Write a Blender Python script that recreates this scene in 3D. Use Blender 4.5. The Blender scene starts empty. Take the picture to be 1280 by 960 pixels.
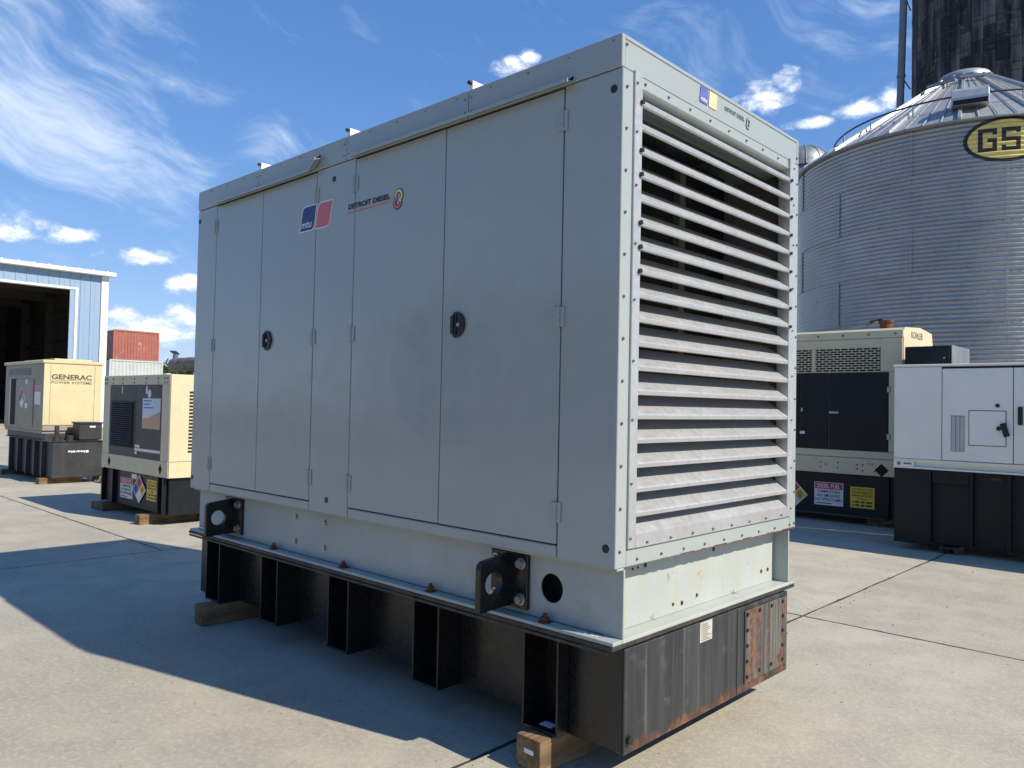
import bpy, bmesh, math, random
from mathutils import Vector, Matrix
random.seed(7)
SC = bpy.context.scene
COL = SC.collection
R = math.radians

# ------------------------------------------------------------------ camera
cam_d = bpy.data.cameras.new('camera'); cam = bpy.data.objects.new('camera', cam_d); COL.objects.link(cam)
cr = Vector((0.72739719, 0.6859154, 0.02033196)); cu = Vector((0.00429724, -0.0341816, 0.9994064)); cf = Vector((-0.68620322, 0.72687804, 0.02781114))
m = Matrix((cr, cu, -cf)).transposed().to_4x4(); m.translation = Vector((1.9164, -2.6681, 1.5988))
cam.matrix_world = m
cam_d.sensor_width = 36; cam_d.lens = 979.55 / 1280 * 36; cam_d.clip_start = .05; cam_d.clip_end = 3000
SC.camera = cam

# ------------------------------------------------------------------ light
SUN_EL, SUN_AZ = 42.0, 75.7            # azimuth clockwise from +y
w = bpy.data.worlds.new('World'); SC.world = w; w.use_nodes = True; w.cycles.sampling_method = 'NONE'
SC.cycles.use_denoising = True; SC.cycles.max_bounces = 7; SC.cycles.diffuse_bounces = 3; SC.cycles.glossy_bounces = 3
SKY_STRENGTH = .15
sd = bpy.data.lights.new('sun', 'SUN'); so = bpy.data.objects.new('sun', sd); COL.objects.link(so)
sd.energy = 3.85; sd.angle = R(.53); sd.color = (1, .91, .77)
sdir = Vector((math.sin(R(SUN_AZ))*math.cos(R(SUN_EL)), math.cos(R(SUN_AZ))*math.cos(R(SUN_EL)), math.sin(R(SUN_EL))))
so.rotation_euler = sdir.to_track_quat('Z', 'Y').to_euler(); so.location = (8, 4, 12)
SC.view_settings.view_transform = 'Standard'; SC.view_settings.look = 'None'
SC.view_settings.exposure = .68; SC.view_settings.gamma = 1; SC.view_settings.use_curve_mapping = False

# ------------------------------------------------------------------ node helpers
class NT:
    def __init__(s, tree): s.t = tree; s.n = tree.nodes; s.l = tree.links
    def new(s, t, **kw):
        nd = s.n.new(t)
        for k, v in kw.items(): setattr(nd, k, v)
        return nd
    def put(s, sock, v):
        if isinstance(v, bpy.types.NodeSocket): s.l.new(v, sock)
        else: sock.default_value = v
    def math(s, op, a, b=0, c=None, clamp=False):
        nd = s.new('ShaderNodeMath', operation=op, use_clamp=clamp)
        s.put(nd.inputs[0], a); s.put(nd.inputs[1], b)
        if c is not None: s.put(nd.inputs[2], c)
        return nd.outputs[0]
    def mix(s, f, a, b, mode='MIX'):
        nd = s.new('ShaderNodeMix', data_type='RGBA', blend_type=mode)
        s.put(nd.inputs[0], f)
        for i, v in ((6, a), (7, b)):
            if not isinstance(v, bpy.types.NodeSocket) and len(v) == 3: v = (*v, 1)
            s.put(nd.inputs[i], v)
        return nd.outputs[2]
    def noise(s, vec, scale, detail=4, rough=.55, dist=0, ntype=None):
        nd = s.new('ShaderNodeTexNoise')
        if ntype: nd.noise_type = ntype
        if vec is not None: s.l.new(vec, nd.inputs['Vector'])
        nd.inputs['Scale'].default_value = scale; nd.inputs['Detail'].default_value = detail
        nd.inputs['Roughness'].default_value = rough; nd.inputs['Distortion'].default_value = dist
        return nd.outputs['Fac']
    def map(s, vec, scale=(1, 1, 1), loc=(0, 0, 0), rot=(0, 0, 0)):
        nd = s.new('ShaderNodeMapping'); s.l.new(vec, nd.inputs[0])
        nd.inputs['Scale'].default_value = scale; nd.inputs['Location'].default_value = loc; nd.inputs['Rotation'].default_value = rot
        return nd.outputs[0]
    def ramp(s, v, a, b, lo=0., hi=1., smooth=True):
        nd = s.new('ShaderNodeMapRange', interpolation_type='SMOOTHSTEP' if smooth else 'LINEAR')
        s.put(nd.inputs[0], v); s.put(nd.inputs[1], a); s.put(nd.inputs[2], b); s.put(nd.inputs[3], lo); s.put(nd.inputs[4], hi)
        return nd.outputs[0]
    def bump(s, h, strength, dist=.01):
        nd = s.new('ShaderNodeBump'); s.l.new(h, nd.inputs['Height'])
        nd.inputs['Strength'].default_value = strength; nd.inputs['Distance'].default_value = dist
        return nd.outputs[0]

# ------------------------------------------------------------------ sky with clouds
def build_sky():
    T = NT(w.node_tree); T.n.clear()
    out = T.new('ShaderNodeOutputWorld'); bg = T.new('ShaderNodeBackground'); T.l.new(bg.outputs[0], out.inputs[0])
    bg.inputs[1].default_value = SKY_STRENGTH
    sky = T.new('ShaderNodeTexSky'); sky.sky_type = 'NISHITA'; sky.sun_disc = False
    sky.sun_elevation = R(SUN_EL); sky.sun_rotation = R(SUN_AZ); sky.altitude = 900; sky.air_density = 1.0; sky.dust_density = .05; sky.ozone_density = 1.6
    tc = T.new('ShaderNodeTexCoord'); d = tc.outputs['Generated']
    sx = T.new('ShaderNodeSeparateXYZ'); T.l.new(d, sx.inputs[0]); X, Y, Z = sx.outputs
    az = T.math('MULTIPLY', T.math('ARCTAN2', X, Y), 57.2958)
    el = T.math('MULTIPLY', T.math('ARCSINE', Z), 57.2958)
    # cirrus: drawn out along one wind direction
    av = T.new('ShaderNodeCombineXYZ'); T.l.new(az, av.inputs[0]); T.l.new(el, av.inputs[1])
    warp = T.new('ShaderNodeTexNoise'); warp.inputs['Scale'].default_value = .11; warp.inputs['Detail'].default_value = 1; T.l.new(av.outputs[0], warp.inputs['Vector'])
    wv = T.new('ShaderNodeVectorMath', operation='MULTIPLY_ADD'); T.l.new(warp.outputs['Color'], wv.inputs[0]); wv.inputs[1].default_value = (7, 7, 0); T.l.new(av.outputs[0], wv.inputs[2])
    st = T.new('ShaderNodeMapping'); st.vector_type = 'TEXTURE'; T.l.new(wv.outputs[0], st.inputs[0]); st.inputs['Rotation'].default_value = (0, 0, R(-24)); st.inputs['Scale'].default_value = (8.5, 2.6, 1); st.inputs['Location'].default_value = (1.0, 2.0, 0)
    c1 = T.noise(st.outputs[0], 1.0, 5, .62)
    cover = T.noise(av.outputs[0], .045, 0, .5)
    def ell(a0, e0, ra, re):                              # squared distance from an elliptic cloud centre
        ma = T.new('ShaderNodeVectorMath', operation='MULTIPLY_ADD'); T.l.new(av.outputs[0], ma.inputs[0])
        ma.inputs[1].default_value = (1/ra, 1/re, 0); ma.inputs[2].default_value = (-a0/ra, -e0/re, 0)
        dt = T.new('ShaderNodeVectorMath', operation='DOT_PRODUCT'); T.l.new(ma.outputs[0], dt.inputs[0]); T.l.new(ma.outputs[0], dt.inputs[1])
        return dt.outputs['Value']
    # denser banks of cirrus
    def bank(a0, e0, ra, re, rot, amt):
        mp = T.map(av.outputs[0], (1/ra, 1/re, 0), (0, 0, 0)); c, s_ = math.cos(R(rot)), math.sin(R(rot))
        mp.node.vector_type = 'TEXTURE'; mp.node.inputs['Location'].default_value = (a0, e0, 0); mp.node.inputs['Rotation'].default_value = (0, 0, R(rot)); mp.node.inputs['Scale'].default_value = (ra, re, 1)
        dt = T.new('ShaderNodeVectorMath', operation='DOT_PRODUCT'); T.l.new(mp, dt.inputs[0]); T.l.new(mp, dt.inputs[1])
        return T.ramp(dt.outputs['Value'], 0, 1, amt, 0, False)
    bsum = T.math('ADD', T.math('ADD', bank(-72, 15.4, 13, 3.4, -17, .29), bank(-59.8, 17.4, 4.2, 2.4, -10, .22)), T.math('ADD', bank(-77, 21.5, 15, 6, -10, .17), bank(-25, 26, 16, 7, 15, .12)))
    cc = T.math('ADD', T.math('ADD', c1, T.math('MULTIPLY', T.math('SUBTRACT', cover, .5), .25)), bsum)
    cir = T.ramp(cc, .52, 1.06, 0, .66)
    # cumulus
    nb = T.noise(T.map(av.outputs[0], (.5, .8, 1)), 1.0, 4, .62)
    CL = [(-76.0,10.3,2.6,1.0),(-73.2,10.25,1.9,.7),(-69.3,9.3,3.0,.62),(-67.8,9.45,1.3,.55),(-66.2,7.7,1.5,.85),(-68.4,4.6,3.2,1.4),(-66.3,5.6,1.6,.95),(-69.8,5.5,1.6,.6),
          (-43.8,23.5,1.75,1.1),(-42.7,24.2,1.0,.7),(-25.9,21.1,2.2,1.15),(-24.1,21.9,1.25,1.0),(-19.2,19.8,2.1,.85),(-17.9,20.3,1.0,.75),(-22.8,19.2,1.8,.5)]
    rr = random.Random(3)
    for k in range(4):                                    # the same fair-weather clouds go on round the horizon
        a = rr.uniform(2, 270); e = rr.uniform(5, 20); CL.append(((a+180) % 360-180, e, rr.uniform(1.5, 4), rr.uniform(.6, 1.3)))
    F = None
    for a0, e0, ra, re in CL:
        f = ell(a0, e0, ra, re); F = f if F is None else T.math('MINIMUM', F, f)
    dens = T.math('SUBTRACT', T.math('ADD', 1, T.math('MULTIPLY', T.math('SUBTRACT', nb, .5), 3.4)), T.math('MINIMUM', F, 2.5))
    cum = T.ramp(dens, .0, 1.5, 0, .95)
    shade = T.ramp(T.math('ADD', dens, nb), .3, 1.9)
    ccol = T.mix(shade, (3.4, 3.9, 4.6, 1), (5.9, 6.0, 6.1, 1))
    gm_ = T.new('ShaderNodeGamma'); T.l.new(sky.outputs[0], gm_.inputs[0]); gm_.inputs[1].default_value = .74
    hs = T.new('ShaderNodeHueSaturation'); T.l.new(gm_.outputs[0], hs.inputs['Color']); hs.inputs['Saturation'].default_value = 1.42; hs.inputs['Hue'].default_value = .504; hs.inputs['Value'].default_value = 1.18
    num = T.new('ShaderNodeVectorMath', operation='MULTIPLY'); T.l.new(hs.outputs[0], num.inputs[0]); num.inputs[1].default_value = (.86, 1.0, 1.34)
    den = T.new('ShaderNodeVectorMath', operation='MULTIPLY_ADD'); T.l.new(hs.outputs[0], den.inputs[0]); den.inputs[1].default_value = (.15, .15, .15); den.inputs[2].default_value = (1, 1, 1)
    dv = T.new('ShaderNodeVectorMath', operation='DIVIDE'); T.l.new(num.outputs[0], dv.inputs[0]); T.l.new(den.outputs[0], dv.inputs[1])
    c = T.mix(cir, dv.outputs[0], (4.6, 5.0, 5.5, 1))
    c = T.mix(cum, c, ccol)
    T.l.new(c, bg.inputs[0])
build_sky()

# ------------------------------------------------------------------ materials
def mat_base(name):
    mt = bpy.data.materials.new(name); mt.use_nodes = True
    T = NT(mt.node_tree); b = mt.node_tree.nodes['Principled BSDF']
    return mt, T, b
def paint(name, col, rough=.5, metal=0., var=.10, vs=2.5, bump=.03, bs=90., streak=None, samt=.5, sscale=9., spec=.5, spots=None, spotamt=.0, spotscale=14.):
    mt, T, b = mat_base(name)
    co = T.new('ShaderNodeTexCoord').outputs['Object']
    n1 = T.noise(co, vs, 5, .6); n2 = T.noise(co, vs*11, 3, .6)
    f = T.math('ADD', T.math('MULTIPLY', n1, .7), T.math('MULTIPLY', n2, .3))
    lo = tuple(max(0, c*(1-var*1.6)) for c in col); hi = tuple(min(1, c*(1+var*1.2)) for c in col)
    c = T.mix(T.ramp(f, .3, .7), lo, hi)
    if streak:
        s = T.noise(T.map(co, (sscale, sscale, sscale*.05)), 1, 4, .6)
        s = T.math('MULTIPLY', T.ramp(s, .52, .78), T.ramp(T.noise(co, 1.3, 3), .35, .65))
        c = T.mix(T.math('MULTIPLY', s, samt), c, streak)
    if spots:
        s = T.ramp(T.noise(co, spotscale, 5, .65), .62, .70)
        c = T.mix(T.math('MULTIPLY', s, spotamt), c, spots)
    T.l.new(c, b.inputs['Base Color'])
    b.inputs['Metallic'].default_value = metal
    T.l.new(T.ramp(n2, .2, .8, max(.03, rough-.08), min(1, rough+.1)), b.inputs['Roughness'])
    if 'Specular IOR Level' in b.inputs: b.inputs['Specular IOR Level'].default_value = spec
    if bump: T.l.new(T.bump(T.noise(co, bs, 3, .6), bump, .004), b.inputs['Normal'])
    return mt
M = {}
M['grey'] = paint('grey enclosure paint', (.332, .368, .358), .15, 0, .004, .7, 1.0, .8, (.31, .305, .28), .06, 5)
_b = [n for n in M['grey'].node_tree.nodes if n.type == 'BUMP'][0]; _b.inputs['Distance'].default_value = .016      # slightly wavy sheet metal
M['skid'] = paint('grey skid paint', (.35, .39, .37), .5, 0, .06, 2.5, .06, 40, (.45, .36, .2), .45, 11, spots=(.28, .17, .07), spotamt=.25, spotscale=7)
M['alu'] = paint('louver aluminium', (.455, .465, .465), .42, .40, .07, 2.5, .04, 120, (.34, .34, .34), .28, 9)
M['inner'] = paint('inner galvanised sheet', (.20, .19, .18), .6, .2, .15, 3)
M['core'] = paint('radiator core', (.012, .012, .013), .7, 0, .3, 20)
M['black'] = paint('black tank paint', (.008, .009, .010), .30, 0, .3, 3, .05, 9, (.035, .034, .032), .15, 8)
M['blackrub'] = paint('black plastic', (.012, .012, .013), .35, 0, .2, 8)
M['steel'] = paint('zinc bolts', (.42, .42, .42), .4, .8, .2, 40)
M['screw'] = paint('screw heads', (.20, .20, .20), .45, .5, .3, 60)
M['rust'] = paint('rusted steel', (.14, .052, .024), .85, 0, .5, 30, .5, 60)
M['edge'] = paint('worn black edge', (.040, .037, .034), .55, .1, .4, 12, spots=(.09, .045, .028), spotamt=.6, spotscale=6)
M['white'] = paint('white paint', (.76, .76, .74), .45, 0, .05, 3)
M['cream'] = paint('cream paint', (.62, .53, .31), .5, 0, .05, 2, .02, 30, (.45, .36, .22), .3, 8)
M['beige'] = paint('beige paint', (.60, .545, .34), .48, 0, .05, 2, .02, 30, (.42, .34, .22), .35, 8)
M['kbeige'] = paint('pale beige paint', (.63, .545, .36), .5, 0, .05, 2, .02, 30, (.40, .33, .22), .3, 8)
M['navy'] = paint('black door paint', (.007, .009, .013), .42, 0, .08, 1, 0, spec=.3)
M['charcoal'] = paint('charcoal paint', (.035, .036, .04), .5, 0, .2, 3, streak=(.12, .11, .1), samt=.4)
M['panelblack'] = paint('dusty black panel', (.032, .031, .030), .5, 0, .3, 4, streak=(.10, .09, .08), samt=.5)
M['dark'] = paint('opening dark', (.006, .006, .007), .8, 0, .2, 4)  # near-black: shade of openings, gaps and holes put into the colour
M['whitegen'] = paint('light grey cabinet', (.77, .77, .70), .42, 0, .03, 1.5, .02, 20)
M['tan'] = paint('cream darkened as shade', (.30, .27, .21), .55, 0, .1, 3)  # darker copy of the cream for sides in shade; shade is in the colour
M['red'] = paint('red sticker', (.55, .035, .04), .5, 0, .05)
M['stkwhite'] = paint('white sticker', (.72, .73, .73), .5, 0, .04)
M['oldlabel'] = paint('yellowed label', (.46, .45, .39), .6, 0, .12, 20)
M['yellow'] = paint('yellow sticker', (.72, .50, .04), .5, 0, .06)
M['blue'] = paint('blue sticker', (.02, .09, .42), .5, 0, .06)
M['ink'] = paint('black ink', (.012, .012, .014), .5, 0, .1, bump=0)
M['grayink'] = paint('grey ink', (.18, .18, .18), .5, 0, .1, bump=0)
M['navyink'] = paint('navy logo', (.018, .03, .16), .4, 0, .05, bump=0)
M['pink'] = paint('faded red logo', (.62, .145, .17), .45, 0, .06, bump=0)
M['lime'] = paint('faded yellow logo', (.68, .66, .16), .45, 0, .05, bump=0)
M['fblue'] = paint('sun faded blue logo', (.10, .13, .42), .5, 0, .08, bump=0)
M['fyellow'] = paint('sun faded yellow logo', (.78, .60, .33), .5, 0, .08, bump=0)
M['brown'] = paint('brown lettering', (.10, .065, .035), .5, 0, .1, bump=0)
M['orange'] = paint('faded orange print', (.62, .36, .22), .6, 0, .08, bump=0)
M['paleblue'] = paint('pale blue print', (.60, .67, .74), .6, 0, .06, bump=0)
M['contred'] = paint('red container paint', (.33, .11, .08), .6, 0, .12, 1.2, .02, 5, (.5, .25, .2), .4, 1.5, spots=(.52, .36, .30), spotamt=.8, spotscale=1.6)
M['contgrey'] = paint('pale container paint', (.46, .50, .48), .6, 0, .08, .8, streak=(.35, .36, .33), samt=.4, sscale=1.5)
M['shedblue'] = paint('light blue steel siding', (.25, .36, .50), .45, 0, .04, .6)
M['shedwhite'] = paint('white steel trim', (.74, .74, .70), .5, 0, .03, .6)
M['shedin'] = paint('liner darkened as shade', (.030, .030, .032), .7, 0, .1, .5)  # near-black walls and frames: interior shade is put into the colour
M['shedroof'] = paint('roof sheet', (.62, .63, .62), .5, .2, .05, .6)
M['silencer'] = paint('weathered silencer', (.20, .17, .145), .6, .3, .25, 5, spots=(.22, .11, .05), spotamt=.6)
M['green'] = paint('engine green', (.03, .09, .085), .5, 0, .2, 4)
M['galv'] = paint('galvanised corrugated steel', (.40, .43, .46), .38, .72, .10, .9, .02, 10, (.30, .31, .32), .4, 2)
M['roofgalv'] = paint('galvanised roof sheet', (.40, .415, .42), .45, .5, .10, .8, .02, 10, (.40, .40, .40), .4, 2)
M['darkgalv'] = paint('dull galvanised steel', (.26, .28, .29), .5, .6, .15, 2)
M['pipe'] = paint('grey steel pipe', (.17, .19, .20), .5, .4, .1, 1)
M['gsiblack'] = paint('sign black', (.012, .014, .02), .4, 0, .1, bump=0)
M['gsiyellow'] = paint('sign yellow', (.68, .55, .16), .45, 0, .08, bump=0)
M['lightblocker'] = paint('dark green siding', (.06, .075, .065), .5, 0, .08, .5)
M['bark'] = paint('bark', (.09, .065, .045), .9, 0, .3, 6, .4, 20)
M['leaf'] = paint('foliage', (.075, .105, .03), .7, 0, .5, .35, 0)
M['dirt'] = paint('far gravel', (.27, .25, .21), .9, 0, .2, .3)

def mat_concrete():
    mt, T, b = mat_base('yard concrete')
    p = T.new('ShaderNodeNewGeometry').outputs['Position']
    oi = T.new('ShaderNodeObjectInfo').outputs['Random']
    big = T.noise(p, .45, 4, .6, .4); mid = T.noise(p, 2.6, 6, .65, .3); fine = T.noise(p, 34, 4, .7); grit = T.noise(p, 150, 2, .6)
    c = T.mix(T.ramp(big, .3, .7), (.315, .290, .222), (.408, .380, .294))
    c = T.mix(T.math('MULTIPLY', T.ramp(mid, .38, .66), .62), c, (.27, .245, .212))
    c = T.mix(T.math('MULTIPLY', T.ramp(fine, .44, .72), .5), c, (.495, .470, .375))
    c = T.mix(T.math('MULTIPLY', T.ramp(fine, .36, .22), .8), c, (.17, .155, .135))
    c = T.mix(T.math('MULTIPLY', T.ramp(grit, .40, .68), .22), c, (.21, .19, .165))
    scr = T.noise(T.map(p, (2.0, 9, 1), rot=(0, 0, R(35))), 2.2, 6, .7)
    c = T.mix(T.math('MULTIPLY', T.ramp(scr, .60, .76), .5), c, (.47, .44, .395))
    fl = T.noise(T.map(p, (7, 16, 1), rot=(0, 0, R(-20))), 1.7, 4, .75)
    c = T.mix(T.math('MULTIPLY', T.ramp(fl, .67, .74), .55), c, (.56, .53, .48))
    sp = T.noise(p, 7.5, 3, .55, .5)
    c = T.mix(T.math('MULTIPLY', T.ramp(sp, .70, .78), .45), c, (.15, .135, .115))
    st1 = T.noise(T.map(p, (1, 1, 1), (4.3, 8.1, 0)), 1.1, 5, .6, .6)
    c = T.mix(T.math('MULTIPLY', T.ramp(st1, .60, .74), .30), c, (.20, .178, .148))
    pit = T.noise(p, 19, 2, .5)
    c = T.mix(T.math('MULTIPLY', T.ramp(pit, .71, .76), .6), c, (.12, .105, .088))
    tr = T.noise(T.map(p, (.25, 3.2, 1), (2, 5, 0), (0, 0, R(12))), 1, 4, .6)
    c = T.mix(T.math('MULTIPLY', T.ramp(tr, .58, .72), .22), c, (.24, .22, .19))
    bri = T.math('ADD', 1.06, T.math('MULTIPLY', oi, .1))
    vm = T.new('ShaderNodeVectorMath', operation='SCALE'); T.l.new(c, vm.inputs[0]); T.l.new(bri, vm.inputs['Scale'])
    T.l.new(vm.outputs[0], b.inputs['Base Color']); b.inputs['Roughness'].default_value = .82
    h = T.math('ADD', T.math('MULTIPLY', fine, .6), T.math('ADD', T.math('MULTIPLY', grit, .25), T.math('MULTIPLY', mid, .5)))
    T.l.new(T.bump(h, .42, .012), b.inputs['Normal'])
    return mt
M['concrete'] = mat_concrete()
M['joint'] = paint('joint filler', (.045, .041, .036), .9, 0, .4, 9, .4, 40)

def mat_tankend():            # black paint, chalked in streaks, rust along the bottom seam
    mt, T, b = mat_base('weathered black tank end')
    co = T.new('ShaderNodeTexCoord').outputs['Object']
    sx = T.new('ShaderNodeSeparateXYZ'); T.l.new(co, sx.inputs[0]); z = sx.outputs[2]
    s1 = T.noise(T.map(co, (7, 7, .35)), 1, 6, .65); s2 = T.noise(T.map(co, (34, 34, .8)), 1, 4, .6); n = T.noise(co, 9, 5, .65)
    c = T.mix(T.ramp(s1, .36, .70), (.014, .016, .018), (.052, .056, .057))
    c = T.mix(T.math('MULTIPLY', T.ramp(s2, .56, .74), .55), c, (.13, .132, .125))
    c = T.mix(T.math('MULTIPLY', T.ramp(n, .56, .75), .35), c, (.16, .155, .14))
    rm = T.math('MULTIPLY', T.ramp(T.math('ADD', z, T.math('MULTIPLY', T.noise(co, 22, 6, .72), .20)), .292, .274), T.ramp(T.noise(co, 5, 4), .38, .50))
    c = T.mix(rm, c, T.mix(T.ramp(n, .4, .7), (.06, .03, .018), (.19, .08, .04)))
    T.l.new(c, b.inputs['Base Color']); b.inputs['Roughness'].default_value = .55
    T.l.new(T.bump(n, .15, .004), b.inputs['Normal'])
    return mt
M['tankend'] = mat_tankend()
def mat_rustplate():
    mt, T, b = mat_base('peeling rusty plate')
    co = T.new('ShaderNodeTexCoord').outputs['Object']
    s1 = T.noise(T.map(co, (9, 9, 2.2)), 1, 6, .7, .6); n = T.noise(co, 26, 4, .65); s2 = T.noise(T.map(co, (30, 30, 1.2)), 1, 3)
    c = T.mix(T.ramp(s2, .35, .7), (.04, .044, .042), (.14, .14, .125))
    c = T.mix(T.ramp(s1, .46, .56), c, T.mix(T.ramp(n, .35, .7), (.075, .036, .024), (.21, .095, .055)))
    T.l.new(c, b.inputs['Base Color']); b.inputs['Roughness'].default_value = .8
    T.l.new(T.bump(s1, .5, .006), b.inputs['Normal'])
    return mt
M['rustplate'] = mat_rustplate()
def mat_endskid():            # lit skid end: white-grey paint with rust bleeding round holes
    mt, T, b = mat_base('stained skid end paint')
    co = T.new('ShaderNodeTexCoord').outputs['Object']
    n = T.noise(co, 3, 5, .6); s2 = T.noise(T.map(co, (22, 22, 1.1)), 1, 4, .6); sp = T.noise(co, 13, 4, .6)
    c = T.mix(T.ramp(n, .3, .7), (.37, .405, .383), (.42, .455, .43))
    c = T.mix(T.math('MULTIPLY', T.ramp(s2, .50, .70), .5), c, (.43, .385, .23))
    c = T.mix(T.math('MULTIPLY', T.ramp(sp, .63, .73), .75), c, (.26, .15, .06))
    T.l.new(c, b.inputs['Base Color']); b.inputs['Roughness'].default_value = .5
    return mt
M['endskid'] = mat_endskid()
def mat_wood(name, a, bb, axis):
    mt, T, b = mat_base(name)
    co = T.new('ShaderNodeTexCoord').outputs['Object']
    sc = [34, 34, 34]; sc[axis] = 2.2
    g = T.noise(T.map(co, tuple(sc)), 1, 5, .65, .6); n = T.noise(co, 5, 4)
    c = T.mix(T.ramp(g, .3, .7), a, bb); c = T.mix(T.math('MULTIPLY', T.ramp(n, .4, .7), .5), c, tuple(x*.45 for x in a))
    T.l.new(c, b.inputs['Base Color']); b.inputs['Roughness'].default_value = .85
    T.l.new(T.bump(g, .5, .006), b.inputs['Normal'])
    return mt
M['wood'] = mat_wood('weathered timber', (.12, .075, .038), (.30, .195, .095), 1)
M['woodx'] = mat_wood('weathered timber lengthwise', (.12, .075, .038), (.30, .195, .095), 0)
def mat_stave():
    mt, T, b = mat_base('sooty concrete stave')
    co = T.new('ShaderNodeNewGeometry').outputs['Position']; oi = T.new('ShaderNodeObjectInfo').outputs['Random']
    s1 = T.noise(T.map(co, (2.6, 2.6, .3)), 1, 6, .64, .3); n = T.noise(co, 6, 4, .65)
    v = T.math('ADD', T.math('MULTIPLY', T.math('SUBTRACT', oi, .5), .15), s1)
    c = T.mix(T.ramp(v, .40, .72), (.012, .011, .012), (.15, .135, .125))
    c = T.mix(T.math('MULTIPLY', T.ramp(n, .58, .74), .5), c, (.26, .24, .22))
    T.l.new(c, b.inputs['Base Color']); b.inputs['Roughness'].default_value = .85
    T.l.new(T.bump(n, .4, .02), b.inputs['Normal'])
    return mt
M['stave'] = mat_stave()

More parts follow.
